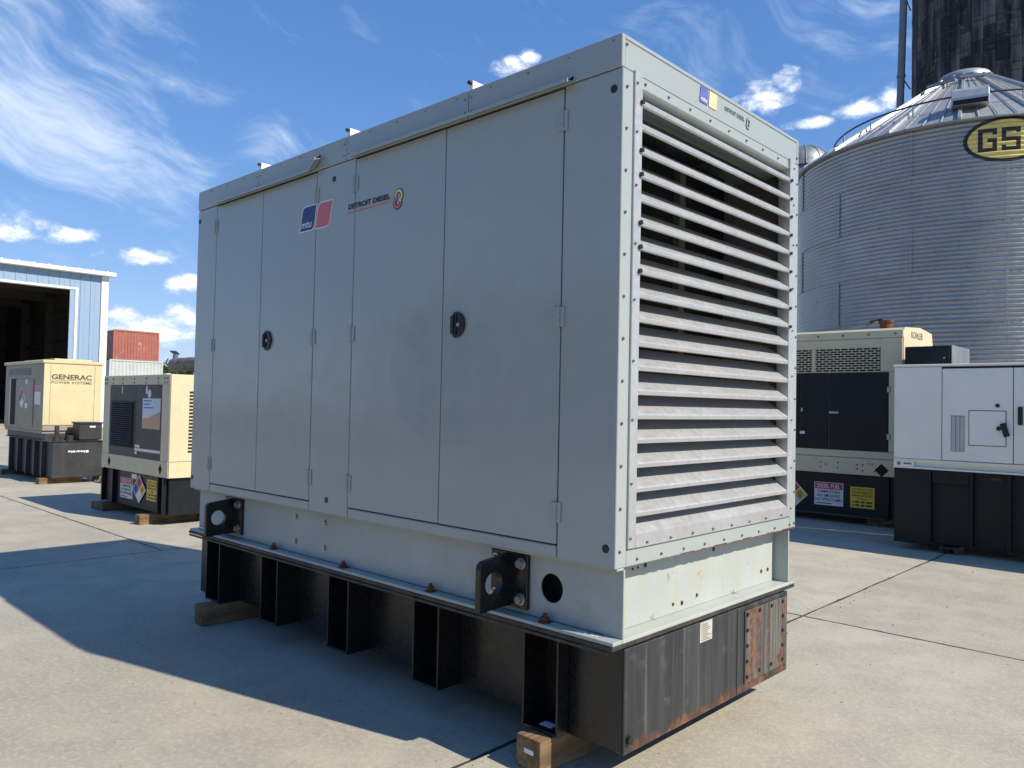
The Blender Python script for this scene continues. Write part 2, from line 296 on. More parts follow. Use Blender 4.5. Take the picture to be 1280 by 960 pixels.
# ------------------------------------------------------------------ mesh helpers
class MB:
    def __init__(s, org=(0, 0, 0)): s.v = []; s.f = []; s.mi = []; s.sm = []; s.o = Vector(org)
    def add(s, vs, fs, mi=0, smooth=False):
        b = len(s.v); s.v += [tuple(Vector(p)-s.o) for p in vs]
        for f in fs: s.f.append([b+i for i in f]); s.mi.append(mi); s.sm.append(smooth)
        return s
    def box(s, x0, x1, y0, y1, z0, z1, mi=0):
        return s.add([(x0,y0,z0),(x1,y0,z0),(x1,y1,z0),(x0,y1,z0),(x0,y0,z1),(x1,y0,z1),(x1,y1,z1),(x0,y1,z1)],
                     [(0,3,2,1),(4,5,6,7),(0,1,5,4),(1,2,6,5),(2,3,7,6),(3,0,4,7)], mi)
    def bar(s, p0, p1, wd, up=(0, 0, 1), ht=None, mi=0):
        p0, p1 = Vector(p0), Vector(p1); d = (p1-p0).normalized(); a = d.cross(Vector(up))
        if a.length < 1e-4: a = d.cross(Vector((1, 0, 0)))
        a.normalize(); b = a.cross(d); a *= wd/2; b *= (ht or wd)/2
        vs = [q+i*a+j*b for q in (p0, p1) for i, j in ((-1,-1),(1,-1),(1,1),(-1,1))]
        return s.add(vs, [(3,2,1,0),(4,5,6,7),(0,1,5,4),(1,2,6,5),(2,3,7,6),(3,0,4,7)], mi)
    def cyl(s, p0, p1, r0, r1=None, n=16, mi=0, caps=True):
        r1 = r0 if r1 is None else r1
        p0, p1 = Vector(p0), Vector(p1); d = (p1-p0).normalized(); a = d.cross(Vector((0, 0, 1)))
        if a.length < 1e-4: a = d.cross(Vector((1, 0, 0)))
        a.normalize(); b = d.cross(a)
        A = [p0+(a*math.cos(t)+b*math.sin(t))*r0 for t in (2*math.pi*i/n for i in range(n))]
        B = [p1+(a*math.cos(t)+b*math.sin(t))*r1 for t in (2*math.pi*i/n for i in range(n))]
        s.add(A+B, [(i, (i+1) % n, n+(i+1) % n, n+i) for i in range(n)], mi, True)
        if caps: s.add(A, [list(range(n))[::-1]], mi); s.add(B, [list(range(n))], mi)
        return s
    def tube(s, pts, r, n=8, mi=0, closed=False):
        P = [Vector(p) for p in pts]; k = len(P); rings = []
        for i, p in enumerate(P):
            d = (P[(i+1) % k]-P[i-1]) if closed or 0 < i < k-1 else (P[1]-P[0] if i == 0 else P[-1]-P[-2])
            d.normalize(); a = d.cross(Vector((0, 0, 1)))
            if a.length < 1e-3: a = d.cross(Vector((1, 0, 0)))
            a.normalize(); b = d.cross(a)
            rings += [p+(a*math.cos(2*math.pi*j/n)+b*math.sin(2*math.pi*j/n))*r for j in range(n)]
        fs = []
        for i in range(k if closed else k-1):
            q = (i+1) % k
            fs += [(i*n+j, i*n+(j+1) % n, q*n+(j+1) % n, q*n+j) for j in range(n)]
        return s.add(rings, fs, mi, True)
    def lathe(s, prof, cx, cy, n=48, a0=0, a1=2*math.pi, mi=0, smooth=True):
        full = abs(a1-a0-2*math.pi) < 1e-6; k = n if full else n+1; vs = []
        for i in range(k):
            t = a0+(a1-a0)*i/n
            vs += [(cx+r*math.cos(t), cy+r*math.sin(t), z) for r, z in prof]
        q = len(prof); fs = []
        for i in range(n):
            j = (i+1) % k
            fs += [(i*q+h, j*q+h, j*q+h+1, i*q+h+1) for h in range(q-1)]
        return s.add(vs, fs, mi, smooth)
    def prism(s, pts, n, thick, mi=0):              # planar outline pushed along n
        P = [Vector(p) for p in pts]; nn = Vector(n).normalized()*thick; k = len(P)
        fs = [list(range(k))[::-1], list(range(k, 2*k))]+[(i, (i+1) % k, k+(i+1) % k, k+i) for i in range(k)]
        return s.add(P+[p+nn for p in P], fs, mi)
    def plate_hole(s, o, u, v, n, outline, hc, hr, thick, N=28, mi=0):   # plate with a round hole; 2-D outline (convex round the hole)
        o, u, v, n = map(Vector, (o, u, v, n)); n = n.normalized()*thick
        ang = sorted(set([round(2*math.pi*i/N, 5) for i in range(N)]+[round(math.atan2(y-hc[1], x-hc[0]) % (2*math.pi), 5) for x, y in outline]))
        out = []; k = len(outline)
        for t in ang:
            dx, dy = math.cos(t), math.sin(t); best = None
            for i in range(k):
                (x1, y1), (x2, y2) = outline[i], outline[(i+1) % k]
                ex, ey = x2-x1, y2-y1; den = dx*ey-dy*ex
                if abs(den) < 1e-9: continue
                tt = ((x1-hc[0])*ey-(y1-hc[1])*ex)/den; ss = ((x1-hc[0])*dy-(y1-hc[1])*dx)/den
                if tt > 0 and -1e-4 <= ss <= 1+1e-4 and (best is None or tt < best): best = tt
            out.append((hc[0]+dx*best, hc[1]+dy*best))
        inn = [(hc[0]+hr*math.cos(t), hc[1]+hr*math.sin(t)) for t in ang]; q = len(ang)
        W = lambda p: o+u*p[0]+v*p[1]
        vs = [W(p) for p in out]+[W(p) for p in inn]+[W(p)+n for p in out]+[W(p)+n for p in inn]; fs = []
        for i in range(q):
            j = (i+1) % q
            fs += [(i, q+i, q+j, j), (2*q+i, 2*q+j, 3*q+j, 3*q+i), (i, j, 2*q+j, 2*q+i), (q+i, 3*q+i, 3*q+j, q+j)]
        return s.add(vs, fs, mi)
    def build(s, name, mats, parent=None, bevel=0., seg=1, kind=None, loc=None):
        me = bpy.data.meshes.new(name); me.from_pydata(s.v, [], s.f)
        if not isinstance(mats, (list, tuple)): mats = [mats]
        for k in mats: me.materials.append(M[k] if isinstance(k, str) else k)
        for p, mi, sm in zip(me.polygons, s.mi, s.sm): p.material_index = mi; p.use_smooth = sm
        bm = bmesh.new(); bm.from_mesh(me); bmesh.ops.recalc_face_normals(bm, faces=bm.faces)
        if bevel:
            ed = [e for e in bm.edges if len(e.link_faces) == 2 and e.calc_face_angle(0) > .6]
            bmesh.ops.bevel(bm, geom=ed, offset=bevel, segments=seg, affect='EDGES', profile=.6, clamp_overlap=True)
        bm.to_mesh(me); bm.free(); me.update()
        return link(name, me, parent, kind, loc)
def link(name, me, parent=None, kind=None, loc=None):
    o = bpy.data.objects.new(name, me); COL.objects.link(o)
    if parent: o.parent = parent
    if kind: o['kind'] = kind
    if loc: o.location = loc
    return o
def twin(o, loc, rz=0, parent=None):                 # one more piece with the same mesh
    c = o.copy(); COL.objects.link(c); c.parent = parent or o.parent; c.location = loc
    if rz: c.rotation_euler = (0, 0, rz)
    return c
def tag(o, label, cat, group=None):
    o['label'] = label; o['category'] = cat
    if group: o['group'] = group
    return o
class Thing:
    def __init__(s, name, loc, label, cat, group=None):
        s.o = bpy.data.objects.new(name, None); COL.objects.link(s.o); s.o.location = loc; s.o.empty_display_size = .2
        s.loc = Vector(loc); tag(s.o, label, cat, group)
    def mb(s): return MB(s.loc)
    def box(s, name, mat, x0, x1, y0, y1, z0, z1, bevel=.004, parent=None, seg=1):
        return s.mb().box(x0, x1, y0, y1, z0, z1).build(name, mat, parent or s.o, bevel, seg)
def text_into(mb, txt, o, u, v, n, wd, ht, mi=0, bold=.0, shear=0., off=.002):
    """flat lettering: o lower-left corner, u/v unit axes, n outward normal, wd x ht metres"""
    cu_ = bpy.data.curves.new('t', 'FONT'); cu_.body = txt; cu_.size = 1; cu_.offset = bold; cu_.shear = shear; cu_.resolution_u = 3
    ob = bpy.data.objects.new('t', cu_); COL.objects.link(ob); bpy.context.view_layer.update()
    me = bpy.data.meshes.new_from_object(ob.evaluated_get(bpy.context.evaluated_depsgraph_get()))
    xs = [p.co.x for p in me.vertices]; ys = [p.co.y for p in me.vertices]
    x0, x1, y0, y1 = min(xs), max(xs), min(ys), max(ys)
    o, u, v, n = map(Vector, (o, u, v, n))
    mb.add([o+u*((p.co.x-x0)/(x1-x0)*wd)+v*((p.co.y-y0)/(y1-y0)*ht)+n*off for p in me.vertices], [list(p.vertices) for p in me.polygons], mi)
    bpy.data.objects.remove(ob); bpy.data.curves.remove(cu_); bpy.data.meshes.remove(me)
    return mb
def ring2(c, r, t0, t1, n): return [(c[0]+r*math.cos(R(t0+(t1-t0)*i/n)), c[1]+r*math.sin(R(t0+(t1-t0)*i/n))) for i in range(n+1)]

# ================================================================== GROUND
g = MB(); g.add([(-1500,-1500,-.03),(1500,-1500,-.03),(1500,1500,-.03),(-1500,1500,-.03)], [(0,1,2,3)])
ground = g.build('ground', 'dirt'); ground['kind'] = 'structure'
yard = MB().box(-70, 22, -12, 46, -.029, -.003).build('concrete_yard', 'joint'); yard['kind'] = 'structure'
xcuts = [-70.25+5.8*i for i in range(17)]            # ... -12.25 -6.45 -0.65 5.15 ...
def slab(x0, x1, y0, y1):
    gp = .012
    if x1 > -19 and x0 < 6 and y1 > -3 and y0 < 12:      # near enough to see that the edges are chipped
        rn = random.Random(int(x0*7+y0*13)); pts = []
        def side(a, b):
            n = max(4, int((b-a).length/.05)); nrm = Vector((-(b-a).y, (b-a).x, 0)).normalized(); j = 0.
            for i in range(n):
                j = .72*j+rn.uniform(-.0032, .0032); ch = rn.uniform(.006, .016) if rn.random() < .018 else 0
                pts.append(a.lerp(b, i/n)+(nrm*(max(-.004, j)+ch) if i else nrm*0))
        c = [Vector((x0+gp, y0+gp, 0)), Vector((x1-gp, y0+gp, 0)), Vector((x1-gp, y1-gp, 0)), Vector((x0+gp, y1-gp, 0))]
        for i in range(4): side(c[i], c[(i+1) % 4])
        MB().prism([p+Vector((0, 0, -.026)) for p in pts], (0, 0, 1), .026).build('slab', 'concrete', yard)
        return
    MB().box(x0+gp, x1-gp, y0+gp, y1-gp, -.026, 0).build('slab', 'concrete', yard, .0015)
for i in range(len(xcuts)-1):
    x0, x1 = xcuts[i], xcuts[i+1]
    ys_ = [-11.6, -5.13, .87, 6.9, 12.9, 18.9, 24.9, 30.9, 36.9, 42.9] if x1 < -6 else [-11.6, -8.6, -2.6, 3.42, 9.4, 15.4, 21.4, 27.4, 33.4, 39.4, 45.4]
    for a, b in zip(ys_, ys_[1:]): slab(x0, x1, a, b)

# loose grit on the slabs
gr = MB(); rn = random.Random(21)
for k in range(900):
    x, y = rn.uniform(-11, 4.5), rn.uniform(-2.4, 8.5)
    if rn.random() < .4: x = rn.choice((-6.45, -.65))+rn.gauss(0, .10)
    r_ = rn.uniform(.0025, .0075)*(1.6 if rn.random() < .05 else 1)
    vs = [(x+r_*rn.uniform(.6, 1.2)*a, y+r_*rn.uniform(.6, 1.2)*b, r_*c*.75+r_*.3) for a, b, c in ((1, 0, 0), (0, 1, 0), (-1, 0, 0), (0, -1, 0), (0, 0, 1), (0, 0, -.4))]
    gr.add(vs, [(0, 1, 4), (1, 2, 4), (2, 3, 4), (3, 0, 4), (1, 0, 5), (2, 1, 5), (3, 2, 5), (0, 3, 5)], rn.choice((0, 0, 1)))
gr = gr.build('grit', ['dirt', 'joint'], None, kind='stuff'); tag(gr, 'loose grit and small stones scattered over the concrete', 'grit')

# ================================================================== MAIN GENERATOR
G = Thing('generator', (-1.96, .88, 0), 'large grey enclosed diesel generator with louvered end on a black fuel tank base', 'generator')
gx0, gx1, gy0, gy1, ze, zr, zt = -3.93, 0., 0., 1.757, .93, 3.035, 3.18
# backing and frame behind the doors
G.box('dark_door_backing', 'dark', -3.9, -.03, .035, .05, ze+.02, zr, 0)  # dark sheet behind the doors, paints shade into the gaps between them
G.box('back_wall', 'grey', gx0, gx1-.03, gy1-.03, gy1, ze, zr-.003)
G.box('end_wall', 'grey', gx0+.002, gx0+.03, .032, gy1-.033, ze, zr-.003)
G.box('floor_plate', 'inner', gx0+.03, gx1-.05, .052, gy1-.035, ze+.01, ze+.03)
gap = .0035
G.box('side_panel', 'grey', gx0, -3.63+.005-gap, gy0, .03, ze, zr-.002, .004)
G.box('side_panel', 'grey', -2.305+gap, -1.895-gap, gy0, .03, ze, zr-.002, .004)
G.box('side_panel', 'grey', -.315+gap, -.004, gy0, .03, ze, zr-.002, .004)
G.box('sill_panel', 'grey', -3.625+gap, -2.305-gap, .001, .03, ze, .985, .004)
G.box('sill_panel', 'grey', -1.895+gap, -.315-gap, .001, .03, ze, .985, .004)
doors = []
for a, b in ((-3.625, -2.96), (-2.96, -2.305), (-1.895, -1.105), (-1.105, -.315)):
    doors.append(G.box('door', 'grey', a+gap, b-gap, .0, .03, .992, 3.024, .003))
def hinge_mesh():
    h = MB(); h.box(-.028, .028, -.006, 0, -.045, .045); h.box(-.027, -.005, -.009, -.004, -.042, .042)
    for k in range(3): h.cyl((0, -.009, -.044+.0295*k), (0, -.009, -.044+.0295*k+.028), .007, n=8)
    return h
for d, xh in ((doors[0], -3.632), (doors[1], -2.303), (doors[2], -1.893), (doors[3], -.318)):
    first = None
    for zz in (2.877, 1.998, 1.134):
        lc = Vector((xh, -.001, zz))-G.loc
        if first is None: first = hinge_mesh().build('hinge', 'grey', d, .0015, loc=lc)
        else: twin(first, lc)
def handle(d, x):
    o = Vector((x, -.002, 2.0))
    out = [(.052*math.cos(t)*(1.25 if math.cos(t) > 0 else .72), .066*math.sin(t)) for t in (2*math.pi*i/24 for i in range(24))]
    h = G.mb().prism([o+Vector((p, 0, q)) for p, q in out], (0, -1, 0), .012).build('paddle_latch', 'blackrub', d, .004, 2)
    h2 = G.mb()
    h2.prism([o+Vector((.78*p-.002, -.012, .78*q)) for p, q in out if p < .030], (0, -1, 0), .007)
    h2.bar(o+Vector((-.012, -.02, -.045)), o+Vector((-.012, -.02, .045)), .022, (0, 1, 0), .012); h2.build('lever', 'blackrub', h, .003)
    k = G.mb().cyl(o+Vector((.030, -.012, -.002)), o+Vector((.030, -.022, -.002)), .010, n=12); k.build('lock_cylinder', 'steel', h)
handle(doors[3], -.992); handle(doors[1], -2.855)
# roof cap in four pieces, standing seams across it
rx = [gx0, -3.028, -1.99, -.94, gx1]
for i in range(4):
    a, b = rx[i]+(.002 if i else 0), rx[i+1]-(.002 if i < 3 else 0)
    rc = G.mb(); rc.box(a, b, -.004, .02, zr+.002, zt); rc.box(a, b, gy1-.02, gy1+.004, zr+.002, zt); rc.box(a, b, .02, gy1-.02, zt-.02, zt)
    if i == 3: rc.box(gx1-.026, gx1-.002, .02, gy1-.02, zr+.002, zt-.02)
    if i == 0: rc.box(gx0, gx0+.02, .02, gy1-.02, zr+.002, zt-.02)
    rc.build('roof_panel', 'grey', G.o, .003)
for x in rx[1:4]:
    sm = G.box('roof_seam', 'white', x-.004, x+.022, .004, gy1-.004, zt, zt+.048, .002)
    G.mb().cyl((x+.009, .006, zt+.036), (x+.009, -.014, zt+.036), .010, n=10).build('seam_bolt', 'blackrub', sm)
# drip rails
def rail(a, b, bent):
    q = G.mb()
    prof = [(-.004, zr+.028), (-.010, zr+.028), (-.010, zr+.006), (-.052, zr-.012), (-.052, zr+.006), (-.047, zr+.006), (-.047, zr-.006), (-.004, zr+.012)]
    q.prism([(a, y, z) for y, z in prof], (1, 0, 0), b-a)
    if bent: q.prism([(b, y, z) for y, z in prof], (1.0, -.12, .62), .105)
    q.build('drip_rail', 'grey', G.o)
rail(-3.61, -2.33, True); rail(-1.908, -.258, False)
# corner post and louvered end
G.box('corner_post', 'grey', -.030, .002, .0015, .079, ze, zr-.001, .003)
G.box('corner_post', 'grey', -.030, .002, 1.683, gy1-.001, ze, zr-.001, .003)
G.box('end_rail', 'grey', -.03, .001, .0805, 1.6815, ze, 1.004, .003)
hd = G.mb(); hd.prism([(-.002, .082, zr+.001), (.0, .082, 2.985), (-.16, .082, 2.955), (-.16, .082, zr+.001)], (0, 1, 0), 1.598); hd.build('header_panel', 'grey', G.o, .002)
# cheeks, radiator
G.box('louver_cheek', 'inner', -.42, -.031, .060, .079, 1.0, 2.95, 0); G.box('louver_cheek', 'inner', -.42, -.031, 1.684, 1.70, 1.0, 2.95, 0)
G.box('louver_sill', 'inner', -.42, -.031, .081, 1.682, .985, 1.0, 0)
rd = G.box('radiator', 'core', -.5, -.44, .055, 1.70, .97, 3.02, .005)
rf = G.mb()
for k in range(2): rf.box(-.44, -.40, .5+.62*k, .56+.62*k, 1.0, 2.95)
rf.build('radiator_rib', 'inner', rd)
# louver frame
lf = G.mb(); lf.box(-.06, .012, .080, .136, 1.006, 3.045)
st = lf.build('louver_stile', 'alu', G.o, .002)
lf = G.mb(); lf.box(-.06, .012, 1.626, 1.681, 1.006, 3.045); lf.build('louver_stile', 'alu', G.o, .002)
lf = G.mb(); lf.prism([(.011, .138, 1.006), (.011, .138, 1.062), (-.10, .138, 1.062+.09), (-.103, .138, 1.055+.09), (-.01, .138, 1.05), (-.01, .138, 1.006)], (0, 1, 0), 1.486); lf.build('louver_bottom_rail', 'alu', G.o)
prof = [(.008, -.012), (.010, .004), (.005, .010), (-.112, .093), (-.114, .089), (.000, .006), (.005, .001), (.005, -.009), (-.006, -.011), (-.006, -.014)]
sl = MB(); sl.prism([(x, 0, z) for x, z in prof], (0, 1, 0), 1.486)
slat0 = None
for k in range(18):
    lc = Vector((0, .138, 2.922-.10435*k))-G.loc
    if slat0 is None: slat0 = sl.build('louver_slat', 'alu', G.o, loc=lc)
    else: twin(slat0, lc)
# screws on the end and on the roof cap
sc_ = G.mb()
def screw(x, y, z, ax, r=.008):
    d = Vector(ax); p = Vector((x, y, z)); r *= .72; sc_.cyl(p, p+d*.003, r*1.35, n=8); sc_.cyl(p+d*.003, p+d*.009, r*.8, r*.6, n=6)
for k in range(12):
    z = 1.0+.178*k
    screw(.002, .030, z, (1, 0, 0)); screw(.002, 1.735, z-.04, (1, 0, 0), .007)
for z in [1.05, 1.28, 1.55, 1.80, 2.06, 2.30, 2.55, 2.78, 2.99]: screw(.012, .093, z, (1, 0, 0), .007); screw(.012, 1.668, z, (1, 0, 0), .006)
for k in range(9):
    screw(.001, .16+.19*k, .955, (1, 0, 0), .007)
    if k < 8: screw(.011, .22+.19*k, 1.022, (1, 0, 0), .007)
    screw(-.001, .17+.188*k, 3.01, (1, 0, 0), .007)
screw(-.002, .03, 3.14, (1, 0, 0)); screw(-.002, 1.735, 3.07, (1, 0, 0))
for k in range(16):
    x = -3.72+.245*k; screw(x, -.004, 3.155, (0, -1, 0), .004)
for k in range(5): screw(-3.45+.28*k, -.010, 3.056, (0, -1, 0), .005)
for k in range(6): screw(-1.85+.31*k, -.010, 3.056, (0, -1, 0), .005)
for x in (-3.05, -3.0, -2.01, -1.965, -.96, -.915): screw(x, -.004, 3.135, (0, -1, 0), .004); screw(x, -.004, 3.07, (0, -1, 0), .004)
sc_.build('screws', 'screw', G.o)['kind'] = 'stuff'
bm_ = G.mb()
for z in [2.922-.10435*k-.005 for k in range(0, 18) if k in (0, 2, 3, 5, 6, 7)]: bm_.cyl((.012, .127, z), (.024, .127, z), .011, n=8)
for k in range(9): bm_.cyl((.012, 1.636, 2.915-.10435*k), (.022, 1.636, 2.915-.10435*k), .009, n=8)
bm_.build('louver_rivets', 'blackrub', G.o)['kind'] = 'stuff'
for x, z in ((-2.115, 2.948), (-2.11, 1.013), (-3.905, 2.951), (-3.905, 1.012), (-.042, 2.95), (-.046, 1.01)):
    G.mb().cyl((x, 0.001, z), (x, -.004, z), .019, .016, n=14).build('hole_plug', 'blackrub', G.o)
# logos on the side: slanted blue and red plates
def para(px, n_, mat, parent, nm, off):
    return G.mb().prism([Vector((x, -off, z)) for x, z in px], n_, .0008).build(nm, mat, parent)
def quadlogo(pts, grow):
    cx = sum(p[0] for p in pts)/4; cz = sum(p[1] for p in pts)/4
    q = [(cx+(x-cx)*(1+grow), cz+(z-cz)*(1+grow*.95)) for x, z in pts]
    def rd(i, f):
        a, b, c = Vector(q[i-1]), Vector(q[i]), Vector(q[(i+1) % 4]); return [tuple(b+(a-b)*f), tuple(b+(a-b)*f*.3+(c-b)*f*.3), tuple(b+(c-b)*f)]
    return rd(0, .16)+[q[1]]+rd(2, .16)+[q[3]]
qa = [(-2.452, 2.826), (-2.298, 2.826), (-2.325, 2.672), (-2.482, 2.672)]; qb = [(-2.276, 2.826), (-2.122, 2.826), (-2.158, 2.672), (-2.308, 2.672)]
for q, mt, nm in ((qa, 'navyink', 'blue_logo'), (qb, 'pink', 'red_logo')):
    lo = para(quadlogo(q, .07), (0, -1, 0), 'stkwhite', G.o, nm, .001); para(quadlogo(q, -.04), (0, -1, 0), mt, lo, 'logo_field', .0022)
t = G.mb(); text_into(t, 'mtu', (-2.462, -.0032, 2.690), (1, 0, 0), (0, 0, 1), (0, -1, 0), .118, .040, bold=.015, shear=.2); t.build('lettering', 'stkwhite', G.o)
t = G.mb(); text_into(t, 'DETROIT DIESEL', (-1.958, -.0012, 2.735), (1, 0, 0), (0, 0, 1), (0, -1, 0), .395, .031, bold=.03, shear=.06); t.build('lettering', 'ink', G.o)
t = G.mb(); t.prism([(-1.965, -.0015, 2.712), (-1.56, -.0015, 2.716), (-1.56, -.0015, 2.7225), (-1.965, -.0015, 2.7205)], (0, -1, 0), .0006); t.build('logo_line', 'pink', G.o)
def emblem(o, u, v, n, rad, mats, parent):
    o, u, v, n = map(Vector, (o, u, v, n)); P = lambda p, h: o+u*p[0]*rad+v*p[1]*rad+n*h
    root = None
    for (cx, cy, t0, t1, mt) in ((.08, .32, 200, -50, mats[0]), (-.08, -.32, 20, -230, mats[1])):
        for r0, r1, h, m_, ex in ((.26, .72, .0012, mats[2], 8), (.36, .62, .0022, mt, 0)):
            q = MB(G.loc); a = ring2((cx, cy), r1, t0+ex, t1-ex*.2, 20); b = ring2((cx, cy), r0, t0+ex, t1-ex*.2, 20)
            vs = [P(p, h) for p in a+b]; k = len(a)
            q.add(vs, [(i, i+1, k+i+1, k+i) for i in range(k-1)])
            te = R(t1); mr = (r0+r1)/2; tip = (cx+mr*math.cos(te)+.34*math.sin(te), cy+mr*math.sin(te)-.34*math.cos(te)); wd = (r1-r0)*.5+.16
            e0 = (cx+(mr+wd)*math.cos(te), cy+(mr+wd)*math.sin(te)); e1 = (cx+(mr-wd)*math.cos(te), cy+(mr-wd)*math.sin(te))
            q.add([P(e0, h+.0003), P(e1, h+.0003), P(tip, h+.0003)], [(0, 1, 2)])
            ob = q.build('emblem' if root is None else 'emblem_arrow', m_, root or parent)
            if root is None: root = ob
emblem((-1.489, -.001, 2.722), (1, 0, 0), (0, 0, 1), (0, -1, 0), .056, ('lime', 'pink', 'ink'), G.o)
# small logos on the louver end header
for y0, mt, nm in ((.630, 'fblue', 'blue_logo'), (.716, 'fyellow', 'yellow_logo')):
    lo = G.mb().prism([(.0005, y0, 3.076), (.0005, y0+.074, 3.076), (.0005, y0+.082, 3.154), (.0005, y0+.008, 3.154)], (1, 0, 0), .001).build(nm, mt, G.o)
    if nm == 'blue_logo': t = G.mb(); text_into(t, 'mtu', (.0015, y0+.006, 3.084), (0, 1, 0), (0, 0, 1), (1, 0, 0), .060, .018, bold=.015, shear=.2); t.build('lettering', 'stkwhite', lo)
t = G.mb(); text_into(t, 'DETROIT DIESEL', (-.001, .876, 3.104), (0, 1, 0), (0, 0, 1), (1, 0, 0), .21, .021, bold=.015, shear=.05); t.build('lettering', 'ink', G.o)
emblem((-.0, 1.128, 3.104), (0, 1, 0), (0, 0, 1), (1, 0, 0), .030, ('grey', 'grey', 'ink'), G.o)
# rust along the bottom edge of the louver end
rl = G.mb(); rnd_ = random.Random(4); y = .35
while y < 1.74:
    d_ = rnd_.uniform(.03, .13); rl.box(.0012, .0024, y, min(1.75, y+d_), .9302, .9302+rnd_.uniform(.003, .008)*(.4+y/1.75)); y += d_+rnd_.uniform(.0, .06)*(1.8-y)
rl.build('rust_line', 'rust', G.o, kind='stuff')
ck = G.mb(); pts_ = [(-.22+.004*i+.006*math.sin(i*1.9), .038+.014*math.sin(i*1.3+.5), .6285) for i in range(30)]
for a_, b_ in zip(pts_, pts_[1:]): ck.bar(a_, b_, .0035, (0, 0, 1), .0008)
ck.build('chalk_scribble', 'stkwhite', G.o, kind='stuff')
# skid
sk = G.mb()
sk.plate_hole((0, .07, 0), (1, 0, 0), (0, 0, 1), (0, 1, 0), [(gx0+.02, .629), (-.001, .629), (-.001, .918), (gx0+.02, .918)], (-.397, .775), .066, .012)
sk.box(gx0+.02, -.001, .0, .07, .612, .628); sk.box(gx0+.02, -.001, .02, .07, .918, .929)
skid = sk.build('skid_side', 'skid', G.o, .002)
sk = G.mb(); sk.box(gx0+.02, -.001, 1.678, 1.69, .629, .918); sk.box(gx0+.02, -.001, 1.69, 1.755, .612, .628); sk.build('skid_side', 'skid', G.o, .002)
sk = G.mb(); sk.box(-.10, -.088, .0825, 1.6775, .629, .929); sk.box(-.1, .0, .0705, 1.6895, .6115, .6285); sk.build('skid_end', 'endskid', G.o, .002)
sk = G.mb(); sk.box(gx0+.09, gx0+.1, .0825, 1.6775, .629, .929); sk.build('skid_end', 'skid', G.o)
G.box('skid_core', 'dark', gx0+.15, -.15, .16, 1.6, .615, .925, 0)
hl = G.mb()
for y, z, r in ((.19, .70, .010), (.68, .665, .012), (.60, .672, .009), (.82, .68, .010), (1.52, .70, .012), (1.60, .70, .012), (.36, .888, .011), (.98, .888, .012), (.26, .885, .006), (.30, .886, .006)):
    hl.cyl((-.0875, y, z), (-.083, y, z), r, r*.7, n=10)
hl.build('rusty_bolt_hole', 'rust', G.o)['kind'] = 'stuff'
wb = G.mb()
for x in (-2.553, -2.225):
    for z in (.858, .704): wb.cyl((x, .07, z), (x, .058, z), .017, n=6); wb.cyl((x, .07, z), (x, .066, z), .024, n=14)
wb.build('web_bolts', 'steel', skid, kind='stuff')
for x in (-2.76, -1.97, -1.189, -.403):
    b_ = G.mb(); b_.cyl((x, .036, .628), (x, .036, .633), .03, n=14); b_.cyl((x, .036, .633), (x, .036, .652), .020, n=6); b_.cyl((x, .036, .652), (x, .036, .668), .010, n=8)
    b_.build('tie_down_bolt', 'rust', G.o)
# lifting lugs
def lug(x):
    out = [(.17, .655), (.068, .655)]; out = [(-.155, .65), (.068, .66), (.068, .905), (-.12, .885)]+[(-.12-.035*math.sin(R(a)), .85+.035*math.cos(R(a))) for a in (20, 45, 70, 90)]
    q = G.mb(); q.plate_hole((x, 0, 0), (0, 1, 0), (0, 0, 1), (-1, 0, 0), out, (-.065, .775), .052, .034)
    o = q.build('lifting_lug', 'black', G.o, .004)
    o2 = G.mb().box(x-.13, x+.105, .045, .069, .655, .91).build('lug_plate', 'black', o, .003)
    for dx in (.07, -.095):
        for z in (.70, .865):
            b_ = G.mb(); b_.cyl((x+dx, .045, z), (x+dx, .039, z), .028, n=16); b_.cyl((x+dx, .039, z), (x+dx, .018, z), .020, n=6); b_.build('lug_bolt', 'steel', o)
lug(-.63); lug(-3.33)
# fuel tank
TK = G.mb(); TK.box(-3.9, -.012, .165, 1.6, .145, .584); tank = TK.build('fuel_tank', 'black', G.o, .006)
G.box('tank_corner', 'black', -.3, -.012, .09, .164, .145, .584, .004, tank); G.box('tank_corner', 'black', -3.9, -3.66, .09, .164, .145, .584, .004, tank)
G.box('tank_end', 'tankend', -.0115, .0, .088, 1.668, .142, .584, .003, tank)
G.box('tank_end_fill', 'black', -.3, -.012, 1.601, 1.664, .145, .584, .003, tank)
lip = G.mb(); lip.box(gx0, -.002, -.001, 1.765, .590, .611); lp = lip.build('tank_top_lip', 'edge', tank, .003)
G.box('tank_top_lip', 'edge', gx0+.01, -.03, -.0015, .006, .572, .5855, 0, tank)
finx = [(-3.65, -3.455), (-2.865, -2.665), (-2.08, -1.88), (-1.29, -1.095), (-.505, -.305)]
fm = MB().box(-.005, .005, .01, .1645, .146, .585)
f0 = None
for a, b in finx:
    for x in (a, b):
        lc = Vector((x, 0, 0))-G.loc
        if f0 is None: f0 = fm.build('tank_rib', 'black', tank, .002, loc=lc)
        else: twin(f0, lc)
    G.box('rib_foot', 'black', a+.005, b-.005, .012, .164, .146, .158, .002, tank)
G.mb().box(-.44, -.37, .055, .10, .158, .161).build('foot_tag', 'stkwhite', tank)
